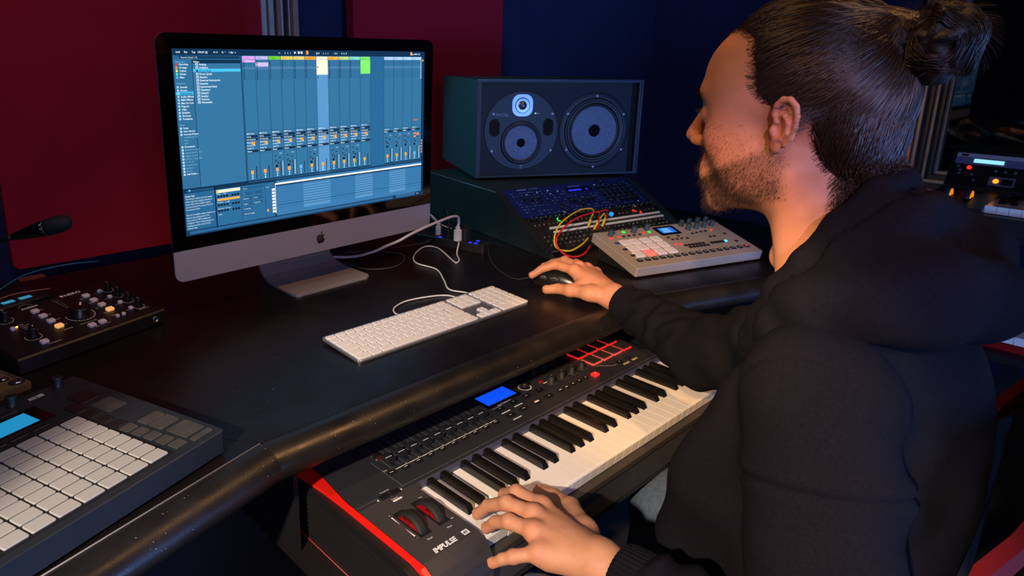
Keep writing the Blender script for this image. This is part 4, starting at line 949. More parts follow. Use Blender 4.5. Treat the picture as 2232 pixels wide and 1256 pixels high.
# the midrange sits low in its round sub-baffle with the tweeter above it
mb = MB().use(mat('driver_plate', (27, 32, 46), .5)); mb.M = at_(-.1255, .1445); mb.lathe([(.1165, -.0030), (.1165, .0008), (.1160, .0012)], 64); with_holes('sub_baffle', mb, [(-.1255, .109, .0645)]); mb = MB().use(RINGM); mb.M = at_(-.1255, .1445); mb.lathe([(.1178, .0001), (.1165, .0003)], 64); mb.build('sub_baffle_groove', sp)
driver(-.1255, .109, .0655, .0510, .0225, 'midrange')
mb = MB().use(mat('tweeter_plate', (150, 160, 190), .35, .5)); mb.M = at_(-.1255, .2205, .0046)
mb.rbox(0, 0, .066, .066, 0, .0022, .024, .0008, 6); mb.build('tweeter_plate', sp)
mb = MB().use(GLOSSB); mb.M = at_(-.1255, .2205, .0046); mb.lathe([(.0235, .0023), (.0225, .0030), (.018, .0012), (.0150, .0010)], 36); mb.use(mat('tweeter_dome', (120, 112, 122), .25, .8)).lathe([(.0135, .0010), (.0125, .0045), (.009, .0075), (.004, .0090), (.0001, .0094)], 30); mb.build('tweeter', sp)
for x in (-.2105, -.0400):
    mb = MB().use(mat('port_black', (3, 3, 4), .9)); mb.M = at_(x, .155, .0046); mb.rbox(0, 0, .0300, .0500, 0, .0006, .0140, .0001, 6); mb.build('port', sp)
    mb = MB().use(SUR); mb.M = at_(x, .155, .0046); mb.tube([(a, b2, .0004) for (a, b2) in rr(-.0155, .0155, -.0255, .0255, .0150, 6)], .0010, 6, closed=True); mb.build('port_rim', sp)
for (x, z) in ((-.2155, .1955), (-.0285, .1945), (-.2175, .0855), (-.0285, .0845), (.115, .2480), (.2085, .1920), (.2085, .0825), (.1165, .0300), (.0235, .0845), (.0225, .1940)):
    mb = MB().use(mat('screw_zinc', (180, 182, 200), .35, .7)); mb.M = at_(x, z, .0046); mb.lathe([(.0042, 0), (.0038, .0016), (.0016, .0018), (.0014, .0010), (.0001, .0010)], 14); mb.build('screw', sp)
TP = Matrix.Rotation(math.pi/2, 4, 'X')
mb = MB().use(mat('speaker_print', (120, 124, 150), .5)); mb.M = Matrix.Translation((0, .0042, 0)) @ TP
mb.text('FOCAL', .0125, T2(-.2070, .1885, 0), bold=True)
mb.text('CLIP', .004, T2(-.078, .1935, 0), bold=True); mb.text('ON', .0036, T2(-.0790, .1860, 0)); mb.flat(-.0800, -.0690, .1945, .1985, 0)
for k, w3 in enumerate((.0065, .0045, .0030, .0016)): mb.flat(-.123-w3, -.123+w3, .0395-.0035*k, .0412-.0035*k, 0)
mb.build('printed_logo', sp, kind='stuff')
mb = MB().use(mat('green_led', (120, 255, 20), .4, emit=2.0)); mb.M = at_(-.0830, .1965, .0046); mb.cyl((0, 0, 0), .0018, .001, 10); mb.build('green_light', sp)

# ================================================================== RACK SYNTHESIZER (blue lit) and MODULAR ROWS
def rack(name, label, cat): 
    o = thing(name, label, cat, (RK[0], RK[1], .007)); o.matrix_basis = RSM.copy(); return o
rs = rack('rack_synthesizer', 'wide dark blue synthesizer panel full of tiny knobs below the loudspeaker', 'synthesizer')
BP = mat('blue_panel', (12, 28, 84), .42, bump=.15, bscale=900)
mb = MB().use(BP); mb.box(.004, .479, .1430, .2680, -.02, .004); mb.build('front_panel', rs)
mb = MB().use(BLACKP); mb.box(.010, .473, .150, .262, -.06, -.0201); mb.build('chassis', rs)
mb = MB().use(GLOSSB); mb.box(.222, .318, .2255, .2425, .0041, .0048); mb.build('display_bezel', rs)
mb = MB().use(mat('lcd_deep_blue', (38, 44, 255), .3, emit=1.6)); 
for (a, b2) in ((.229, .262), (.265, .278), (.295, .302)): mb.box(a, b2, .2290, .2345, .0049, .0052)
mb.box(.262, .266, .2315, .2345, .0049, .0052); mb.build('display', rs)
mb = MB().use(mat('faint_print', (120, 140, 190), .6)); rnd = random.Random(5); Z = .0043
mb.flat(.058, .092, .2575, .2605, Z); mb.text('SYNTHESIZER', .0055, T2(.100, .2570, Z)); mb.flat(.240, .285, .2500, .2520, Z)
for r_ in range(9):
    yv = .1500+.0118*r_
    for c_ in range(30):
        xv = .025+.0150*c_+rnd.uniform(-.002, .002)
        if rnd.random() < .62 and not (.215 < xv < .325 and yv > .22): mb.flat(xv, xv+rnd.uniform(.004, .010), yv, yv+.0012, Z)
mb.build('printed_markings', rs)
spots = [(.055+.024*i, .212-.004*(i % 2)) for i in range(3)]+[(.150, .160), (.165, .175), (.200, .184), (.215, .184), (.266, .182), (.245, .182), (.285, .184), (.232, .163), (.367, .249)]
for r_ in range(5):
    for c_ in range(6): spots.append((.340+.0215*c_, .162+.0165*r_))
for i, (x, y) in enumerate(spots):
    mb = MB().use(mat('mini_knob', (12, 13, 18), .4)); mb.knob((x, y, .004), .0048, .010, n=12, mark=GREYINK, mark_ang=i*.7); mb.build('knob', rs)
RED_L = mat('red_led', (255, 30, 24), .4, emit=2.5)
for (x, y) in ((.078, .236), (.118, .240), (.158, .243), (.158, .228), (.190, .236), (.340, .246), (.442, .150)):
    mb = MB().use(mat('white_led', (170, 190, 235), .4, emit=.5)); mb.rbox(x, y, .004, .0025, .004, .0052, .0006, .0003, 1); mb.build('button', rs)
md = rack('modular_synthesizer', 'black modular synthesizer rows with pale rails and patch sockets above the drum machine', 'synthesizer')
mb = MB().use(BLACKP); mb.box(.004, .479, .004, .1415, -.05, .002); mb.build('case', md)
RAIL = mat('rail_pale', (215, 212, 222), .4, .1)
for (yv, x0_, x1_) in ((.0900, .060, .478), (.0735, .062, .478), (.012, .01, .47)):
    if yv > .02: mb = MB().use(RAIL); mb.box(x0_, x1_, yv-.0035, yv+.0030, .0022, .0052); mb.build('rail', md)
mb = MB().use(mat('thin_trim', (150, 140, 130), .4, .6)); mb.tube([(.0035, .142, .003), (.0035, .005, .003), (.06, .005, .003)], .0010, 6); mb.build('edge_trim', md)
mods = [(.012, .058), (.060, .104), (.106, .160), (.162, .206), (.208, .262), (.264, .318), (.320, .372), (.374, .425), (.427, .474)]
for i, (a, b2) in enumerate(mods):
    m_ = mat('module_%d' % (i % 3), ((18, 18, 20), (26, 26, 30), (14, 15, 20))[i % 3], .5)
    mb = MB().use(m_); mb.box(a, b2-.0008, .0945, .140, .0021, .0036); mb.build('module_panel', md)
    mb = MB().use(m_); mb.box(a, b2-.0008, .012, .069, .0021, .0036); mb.build('module_panel', md)
    for k in range(3):
        xx = a+.009+.0155*k
        mb = MB().use(mat('mini_knob', (12, 13, 18), .4)); mb.knob((xx, .127, .0036), .0045, .011, n=12, mark=WHITEINK, mark_ang=k*1.1+i); mb.build('knob', md)
        for yv in (.108, .060, .044, .028):
            mb = MB().use(mat('socket_nut', (130, 128, 130), .3, .9)); mb.lathe([(.0036, 0), (.0036, .0014), (.0018, .0014), (.0016, -.001)], 10, (xx, yv, .0036)); mb.build('socket', md)
GL = mat('green_ring', (50, 240, 90), .4, emit=1.6)
mb = MB().use(GL); mb.M = Matrix.Translation((.112, .118, .0040)); mb.tube([(.0065*math.cos(a), .0065*math.sin(a), .0006) for a in [math.radians(q) for q in range(90, 271, 20)]], .0011, 6); mb.build('green_light', md)
for (x, y) in ((.389, .113), (.392, .108), (.409, .098), (.409, .102)):
    mb = MB().use(RED_L); mb.rbox(x, y, .0045, .0035, .0036, .0055, .001, .0004); mb.build('red_light', md)
mb = MB().use(mat('cyan_knob', (50, 170, 250), .4, emit=.8)); mb.knob((.295, .107, .0036), .0062, .008); mb.build('lit_knob', md)
for (x, y) in ((.142, .136), (.401, .124)):
    mb = MB().use(STEEL); mb.knob((x, y, .0036), .0058, .012); mb.build('chrome_knob', md)
def RW(u, v, n=0.0): return tuple(RSM @ Vector((u, v, n)))
YEL = mat('yellow_cable', (214, 180, 40), .45); REDC = mat('red_cable', (196, 28, 34), .45)
def patch(label, pts, m, r=.0021, ends=(1, 1)):
    t = thing('patch_cable', label, 'patch cable', pts[0], group=None)
    MB().use(m).tube(spline(pts, 9), r, 8).build('cord', t, world=True)
    for i, (e, q) in enumerate(((pts[0], pts[1]), (pts[-1], pts[-2]))):
        if ends[i]:
            dv = (Vector(q)-Vector(e)).normalized(); MB().use(m).tube([Vector(e), Vector(e)+dv*.004, Vector(e)+dv*.022, Vector(e)+dv*.026], [.0028, .0036, .0034, .0022], 8).build('jack', t, world=True)
patch('yellow patch cable making the largest loop from the modular rows', [(.712, .158, .043), (.711, .151, .068), (.709, .142, .092), (.691, .142, .102), (.641, .139, .105), (.569, .121, .101), (.516, .108, .089), (.486, .096, .068), (.481, .089, .048), (.497, .083, .035), (.529, .076, .029), (.584, .084, .033), (.640, .105, .037)], YEL, ends=(1, 0))
patch('red patch cable looping lowest over the front of the rack', [(.622, .085, .022), (.567, .061, .018), (.519, .053, .020), (.482, .056, .031), (.469, .068, .047), (.468, .077, .063), (.492, .088, .076), (.528, .095, .089), (.577, .103, .098), (.635, .109, .101), (.7, .12, .096), (.746, .124, .092), (.767, .139, .068), (.768, .146, .041)], REDC, .0023, ends=(0, 1))
patch('short yellow patch cable bent in a tight arch beside the red one', [(.722, .146, .038), (.728, .137, .063), (.748, .134, .081), (.762, .139, .064), (.756, .143, .041)], YEL)
patch('short red patch cable rising straight from a socket', [(.734, .141, .037), (.728, .137, .060), (.722, .131, .082), (.705, .119, .095), (.690, .112, .0975)], REDC, .0021, ends=(1, 0))


# ================================================================== DRUM MACHINE on the right wing
rt = thing('drum_machine', 'silver grey drum machine with pale pads one glowing coral and small blue display', 'drum machine', (.530, -.113, .0005), (0, 0, -.318))
RT_T = .235; RWD, RDP = .398, .181
RM = Matrix.Translation((0, 0, .0265)) @ Matrix.Rotation(RT_T, 4, 'X')
GRY = mat('grey_metal', (158, 148, 140), .45, .25, bump=.15, bscale=1500)
mb = MB().use(GRY); mb.M = RM; mb.rbox(RWD/2, RDP/2, RWD, RDP, -.0225, 0, .003, .0012, 3); mb.build('case', rt)
mb = MB().use(BLACKP); mb.prism([(.030, .0015), (.030, .009), (.165, .042), (.165, .0015)], .014, RWD-.014, 'x'); mb.build('wedge_base', rt)
def rp_(u, v): return u*RWD, v*RDP
RPAD = mat('pale_pad', (205, 200, 206), .5); CORAL = mat('coral_pad', (255, 118, 104), .5, emit=.9)
for c_ in range(4):
    for r_ in range(3):
        u = .121+.0835*c_+.011*r_*0+.0; v = .318+.163*r_
        x, y = rp_(u+.012*(r_ > 0)*(1 if c_ < 1 else .2), v)
        mb = MB().use(CORAL if (c_ == 1 and r_ == 0) else RPAD); mb.M = RM; mb.rbox(x, y, .0265, .0255, 0, .0026, .003, .0008, 3); mb.build('pad', rt)
mb = MB().use(GLOSSB); mb.M = RM; mb.rbox(*rp_(.535, .835), .066, .044, 0, .0012, .003, .0004, 3); mb.build('display_bezel', rt)
mb = MB().use(mat('lcd_azure', (28, 112, 215), .3, emit=.9)); mb.M = RM; x, y = rp_(.535, .835); mb.box(x-.023, x+.023, y-.0135, y+.0135, .0013, .0015)
mb.use(SE((150, 215, 250))); 
for k in range(7): mb.flat(x-.017+.0012*(k % 2), x+.012-.003*(k % 3), y-.011+.0033*k, y-.0098+.0033*k, .0016)
mb.build('display', rt)
KBL = mat('slate_knob', (44, 56, 66), .45)
for (u, v) in ((.095, .93), (.285, .955), (.400, .985), (.690, .985), (.760, 1.0), (.835, 1.0), (.905, 1.0), (.700, .86), (.772, .87), (.842, .88), (.915, .89)):
    x, y = rp_(u, v-.055); mb = MB().use(KBL); mb.M = RM; mb.knob((x, y, 0), .0066, .0165, n=16, skirt=1.08); mb.build('knob', rt)
DB = mat('small_black_button', (26, 26, 28), .5); GRN = mat('green_button', (40, 220, 60), .4, emit=1.2); RB = mat('red_button', (240, 60, 56), .4, emit=.9)
def rb_(u, v, w2=.0085, d2=.0062, m_=DB, h=.0022, nm='button'):
    x, y = rp_(u, v); mb = MB().use(m_); mb.M = RM; mb.rbox(x, y, w2, d2, 0, h, .0022, .0006, 2); mb.build(nm, rt)
rb_(.077, .800, .009, .007, RB); rb_(.142, .815, .009, .007, RB)
for u in (.178, .218, .260, .304): rb_(u, .810)
rb_(.350, .845, .008, .0065, RB); rb_(.215, .925, .009, .008, GRN); rb_(.395, .850, .008, .007, GRN); rb_(.140, .93, .009, .006, mat('slate_button', (60, 70, 80), .5))
rb_(.075, .650, .014, .0085, mat('navy_button', (40, 66, 104), .5)); rb_(.075, .475, .012, .008); rb_(.075, .305, .012, .008)
for k in range(16): 
    u = .078+.0570*k; rb_(u, .170, .0150, .0125); x, y = rp_(u, .170); mb = MB().use(RB if k >= 15 else mat('key_inlay', (96, 112, 120), .5)); mb.M = RM; mb.flat(x-.0045, x+.0045, y-.002, y+.003, .0024); mb.build('step_mark', rt)
for (u, v) in ((.472, .640), (.558, .655), (.483, .575), (.520, .575), (.557, .575), (.600, .565), (.685, .67), (.725, .68), (.765, .69), (.805, .695), (.918, .56), (.78, .53), (.815, .53)): rb_(u, v)
rb_(.860, .705, .008, .006, RB); rb_(.463, .450, .009, .006, RB); rb_(.495, .43, .008, .006, RB)
for k in range(6): rb_(.515+.029*k, .385, .009, .008); rb_(.530+.029*k, .325, .009, .008)
for k in range(4): rb_(.725+.030*k, .365, .010, .0095)
rb_(.845, .372, .008, .007, mat('cyan_button', (90, 235, 250), .4, emit=1.2)); rb_(.920, .330, .010, .007)
mb = MB().use(mat('light_legend', (225, 222, 220), .6)); mb.M = RM
for k in range(16): x, y = rp_(.078+.0570*k, .235); mb.flat(x-.003, x+.003, y, y+.0008, .0002)
for k in range(6): x, y = rp_(.685+.04*k, .735); mb.flat(x-.003, x+.003, y, y+.0008, .0002)
mb.build('printed_markings', rt)

# ================================================================== TWO KEYBOARDS ON A STAND BY THE RIGHT WALL
ks_ = thing('keyboard_stand', 'black two tier keyboard stand behind the seated man', 'stand', (1.42, -1.1, -.76))
for yv in (-.70, -1.62):
    MB().use(BLACKP).box(1.50, 1.54, yv-.02, yv+.02, -.755, .10).build('upright', ks_, world=True)
    MB().use(BLACKP).box(1.02, 1.60, yv-.02, yv+.02, -.14, -.118).build('lower_arm', ks_, world=True)
    MB().use(BLACKP).box(1.20, 1.60, yv-.02, yv+.02, .085, .105).build('upper_arm', ks_, world=True)
    MB().use(BLACKP).box(1.15, 1.65, yv-.03, yv+.03, -.7595, -.73).build('foot', ks_, world=True)
MB().use(BLACKP).box(1.51, 1.53, -1.62, -.70, -.5, -.46).build('cross_bar', ks_, world=True)
ky = thing('synthesizer', 'black workstation synthesizer with cyan display and orange lights on the upper tier', 'synthesizer', (1.40, -1.05, .1055))
KBD = mat('workstation_black', (26, 26, 30), .42, bump=.2, bscale=900); KPN = mat('workstation_grey', (92, 94, 124), .5)
XW = .155  # height of the key cheek
Y0 = -.478; Y1 = -1.62
def ux(mb, n): return mb.build(n, ky, world=True)
ux(MB().use(KBD).prism([(1.185, Y1), (1.52, Y1), (1.52, Y0-.03), (1.185, Y0)], .106, .146), 'chassis')
ux(MB().use(KBD).prism([(1.190, .1461), (1.190, .158), (1.40, .172), (1.40, .1461)], -.612, -.482, 'y'), 'left_cheek')
ux(MB().use(KBD).prism([(1.40, .1461), (1.40, .178), (1.462, .262), (1.520, .262), (1.520, .1461)], Y1, Y0-.008, 'y'), 'rear_housing')
# slanted panel frame: u along -Y, v up the slope
a_ = math.atan2(.084, .062)
KPM = Matrix.Translation((1.4, Y0-.008, .178)) @ Matrix.Rotation(-math.pi/2, 4, 'Z') @ Matrix.Rotation(a_, 4, 'X')
def kp(m_, x0, x1, y0, y1, n, h=.001, z=0.0):
    mb = MB().use(m_); mb.M = KPM; mb.box(x0, x1, y0, y1, z+.0002, z+.0002+h); mb.build(n, ky, world=True)
kp(mat('panel_black', (16, 16, 19), .4), .006, .170, .004, .100, 'panel')  # even near-black panel colour
kp(KPN, .008, .166, .066, .086, 'grey_band', .0006, .001); kp(mat('workstation_pale', (150, 148, 160), .5), .008, .320, .087, .099, 'pale_band', .0006, .001)
kp(mat('panel_black', (16, 16, 19), .4), .172, .60, .004, .086, 'panel')
kp(mat('lcd_ice', (150, 226, 250), .3, emit=1.1), .048, .112, .072, .083, 'display', .0008, .0018)
kp(KPN, .092, .146, .010, .036, 'grey_band', .0006, .001)
kp(GLOSSB, .120, .142, .014, .030, 'button', .003, .0018)
def kl_(m_, x, y, r, n): 
    mb = MB().use(m_); mb.M = KPM; mb.lathe([(r, 0), (r*.8, .003), (.0001, .004)], 14, (x, y, .0018)); mb.build(n, ky, world=True)
kl_(RED_L, .043, .056, .0055, 'red_light'); ORL = mat('orange_led', (255, 140, 30), .4, emit=2.2)
kl_(ORL, .107, .0235, .0065, 'orange_light'); kl_(ORL, .176, .052, .0060, 'orange_light')
for (x, y) in ((.018, .058), (.024, .046), (.024, .036), (.052, .036), (.060, .020), (.100, .052), (.120, .052), (.140, .052), (.180, .026)):
    kl_(mat('grey_button', (70, 70, 80), .5), x, y, .0045, 'button')
mb = MB().use(GREYINK); mb.M = KPM; mb.flat(.030, .060, .0905, .0912, .0020); mb.text('WORKSTATION', .0050, T2(.052, .0905, .0020)); mb.use(GLOSSB).flat(.018, .033, .0895, .0955, .0021); mb.build('printed_markings', ky, world=True)
for yv in (-.520, -.563):
    mb = MB().use(SLOT); mb.M = Matrix.Translation((1.30, yv, .1655)); mb.box(-.028, .028, -.009, .009, -.002, .0006); mb.build('wheel_slot', ky, world=True)
    mb = MB().use(mat('smoked_wheel', (60, 64, 84), .3)); mb.lathe([(.010, -.006), (.0235, -.006), (.0235, .006), (.010, .006)], 24, (1.30, yv, .160), Matrix.Rotation(math.pi/2, 4, 'X')); mb.use(mat('orange_glow', (255, 150, 40), .4, emit=.8)).lathe([(.016, .0062), (.0235, .0062), (.0235, .0068)], 24, (1.30, yv, .160), Matrix.Rotation(math.pi/2, 4, 'X')); mb.build('wheel', ky, world=True)
def rkeys(xf, zt, ys, n, depth, parent, first=0):
    wmm = MB().use(KW); wmm.prism([(0, 0), (0, -.0012), (.0028, -.0014), (.0028, -.018), (depth, -.018), (depth, 0)], -.01135, .01135, 'y'); wmm = wmm.mesh('white_key')
    bmm = MB().use(KB); bmm.prism([(.050, -.001), (.057, .011), (depth, .0115), (depth, -.001)], -.0062, .0062, 'y'); bmm = bmm.mesh('black_key')
    for i in range(n):
        o = link('white_key', wmm, parent); o.matrix_basis = Matrix.Translation(Vector((xf, ys-.0235*(i+.5), zt))-parent.location)
        if (i+first) % 7 in (0, 1, 3, 4, 5) and i < n-1:
            o = link('black_key', bmm, parent); o.matrix_basis = Matrix.Translation(Vector((xf, ys-.0235*(i+1), zt))-parent.location)
rkeys(1.213, .1655, -.612, 36, .138, ky)
ux(MB().use(KBD).box(1.352, 1.40, Y1, -.612, .1461, .172), 'key_slip')
nd = thing('stage_piano', 'red rimmed stage keyboard with grey panel on the lower tier', 'keyboard', (1.17, -1.1, -.1175))
RNR = mat('stage_red', (150, 14, 20), .4)
MB().use(RNR).box(.985, 1.40, -1.75, -.60, -.117, -.080).build('body', nd, world=True)
MB().use(BLACKP).box(.950, .984, -1.75, -.60, -.117, -.100).build('key_slip', nd, world=True)
MB().use(RNR).prism([(1.112, -.0799), (1.112, -.060), (1.118, -.054), (1.135, -.048), (1.40, -.040), (1.40, -.0799)], -1.75, -.62, 'y').build('red_rim', nd, world=True)
mb = MB().use(mat('stage_panel', (118, 116, 128), .45)); mb.prism([(1.140, -.0476), (1.140, -.0462), (1.385, -.0390), (1.385, -.0404)], -1.74, -.63, 'y'); mb.build('panel', nd, world=True)
rkeys(.957, -.057, -.630, 40, .152, nd, 2)
for k in range(6):
    mb = MB().use(BLACKP); mb.knob((1.27, -.665-.034*k, -.0445), .008, .020, mark=WHITEINK, mark_ang=k*.8); mb.build('knob', nd, world=True)
    mb = MB().use(SLOT); mb.box(1.165, 1.20, -.672-.034*k, -.652-.034*k, -.0460, -.0440); mb.build('fader_slot', nd, world=True)
    mb = MB().use(STEEL); mb.box(1.178, 1.188, -.667-.034*k, -.657-.034*k, -.0440, -.034); mb.build('fader_cap', nd, world=True)
# ================================================================== SIGNED-DISTANCE SCULPTING
def smin(a, b, k):
    h = np.clip(.5+.5*(b-a)/k, 0, 1); return b*(1-h)+a*h-k*h*(1-h)
def smax(a, b, k): return -smin(-a, -b, k)
def s_ell(P, c, r, R=None):
    q = P-np.array(c, np.float32)
    if R is not None: q = q @ R
    r = np.array(r, np.float32); k0 = np.sqrt(((q/r)**2).sum(-1)); k1 = np.sqrt(((q/(r*r))**2).sum(-1))+1e-9
    return k0*(k0-1)/k1
def s_cap(P, a, b, ra, rb):
    a = np.array(a, np.float32); b = np.array(b, np.float32); ab = b-a
    t = np.clip(((P-a) @ ab)/max(float(ab @ ab), 1e-12), 0, 1); d = P-a-t[..., None]*ab
    return np.sqrt((d*d).sum(-1))-(ra+(rb-ra)*t)
def s_chain(P, pts, k=.004):
    d = None
    for (p, ra), (q, rb) in zip(pts[:-1], pts[1:]):
        e = s_cap(P, p, q, ra, rb); d = e if d is None else smin(d, e, k)
    return d
def surfnet(f, lo, hi, h, B=12):
    lo = np.array(lo, float); nb = np.maximum(1, np.ceil((np.array(hi)-lo)/(h*B)).astype(int))
    ii = np.stack(np.meshgrid(*[np.arange(n) for n in nb], indexing='ij'), -1).reshape(-1, 3)
    cen = lo+(ii+.5)*h*B; d = f(cen.astype(np.float32)); ii = ii[np.abs(d) < h*B*1.05+.004]
    g = np.stack(np.meshgrid(*[np.arange(B+1)]*3, indexing='ij'), -1).reshape(-1, 3)
    NX = nb*B+2; keys = []; poss = []; quads = []
    def gid(c): return (c[..., 0].astype(np.int64)*NX[1]+c[..., 1])*NX[2]+c[..., 2]
    ek = []
    for s0 in range(0, len(ii), 160):
        blk = ii[s0:s0+160]; idx = (blk[:, None, :]*B+g[None]); P = (lo+idx*h).astype(np.float32)
        V = f(P.reshape(-1, 3)).reshape(-1, B+1, B+1, B+1); IN = V < 0
        c = [V[:, dx:B+dx, dy:B+dy, dz:B+dz] for dx in (0, 1) for dy in (0, 1) for dz in (0, 1)]
        S = sum((q < 0).astype(np.int8) for q in c); act = np.argwhere((S > 0) & (S < 8))
        if not len(act): continue
        cv = np.stack([q[act[:, 0], act[:, 1], act[:, 2], act[:, 3]] for q in c], 1)
        acc = np.zeros((len(act), 3)); cnt = np.zeros(len(act))
        off = np.array([(dx, dy, dz) for dx in (0, 1) for dy in (0, 1) for dz in (0, 1)])
        for a in range(8):
            for ax in range(3):
                if off[a][ax]: continue
                b2 = a+(4, 2, 1)[ax]; va, vb = cv[:, a], cv[:, b2]; m_ = (va < 0) != (vb < 0)
                t = np.where(m_, va/np.where(m_, va-vb, 1), 0)
                p = off[a]+np.eye(3)[ax]*t[:, None]; acc += p*m_[:, None]; cnt += m_
        cell = blk[act[:, 0]]*B+act[:, 1:]
        keys.append(gid(cell)); poss.append(lo+(cell+acc/cnt[:, None])*h)
        for ax in range(3):
            sl0 = [slice(None)]+[slice(0, B)]*3; sl1 = list(sl0); sl1[ax+1] = slice(1, B+1)
            ea = IN[tuple(sl0)]; eb = IN[tuple(sl1)]; e = np.argwhere(ea != eb)
            if len(e): ek.append((ax, blk[e[:, 0]]*B+e[:, 1:], ea[e[:, 0], e[:, 1], e[:, 2], e[:, 3]]))
    keys = np.concatenate(keys); poss = np.concatenate(poss); uk, first = np.unique(keys, return_index=True); V = poss[first]
    for ax, e, ins in ek:
        u, v = np.eye(3, dtype=int)[(ax+1) % 3], np.eye(3, dtype=int)[(ax+2) % 3]
        q = [gid(e), gid(e-u), gid(e-u-v), gid(e-v)]
        ix = [np.searchsorted(uk, k) for k in q]; ok = np.ones(len(e), bool)
        for k, j in zip(q, ix): ok &= (j < len(uk)) & (uk[np.minimum(j, len(uk)-1)] == k)
        F = np.stack(ix, 1)[ok]; i2 = ins[ok]; F[~i2] = F[~i2][:, ::-1]; quads.append(F)
    return V.astype(np.float32), np.concatenate(quads)
def np_mesh(name, V, F, mats, attrs=None, smooth=True, mi=None):
    me = bpy.data.meshes.new(name); n = len(F)
    me.vertices.add(len(V)); me.vertices.foreach_set('co', np.ascontiguousarray(V, np.float32).ravel())
    k = F.shape[1]; me.loops.add(n*k); me.loops.foreach_set('vertex_index', np.ascontiguousarray(F, np.int32).ravel())
    me.polygons.add(n); me.polygons.foreach_set('loop_start', np.arange(0, n*k, k, dtype=np.int32))
    for m_ in mats: me.materials.append(m_)
    if mi is not None: me.polygons.foreach_set('material_index', np.ascontiguousarray(mi, np.int32))
    me.update(calc_edges=True); me.polygons.foreach_set('use_smooth', np.full(n, smooth, bool))
    for an, arr in (attrs or {}).items():
        a = me.color_attributes.new(an, 'FLOAT_COLOR', 'POINT'); a.data.foreach_set('color', np.ascontiguousarray(arr, np.float32).ravel())
    me.update(); return me
def nz(P, f, s=0.0):
    """cheap smooth pseudo noise"""
    x, y, z = P[..., 0]*f, P[..., 1]*f, P[..., 2]*f
    return (np.sin(x+1.7*np.sin(y*1.3+s))+np.sin(y*1.1+1.3*np.sin(z*.9+2+s))+np.sin(z*1.2+1.5*np.sin(x*1.1+4+s)))/3
A3 = lambda *v: np.array(v, np.float32)

man = thing('person', 'bearded man in a black hoodie, hair in a bun, playing keys and using the mouse', 'person', (.02, -.80, -.76))
HO = A3(-.004, -.629, .424)      # between the ears
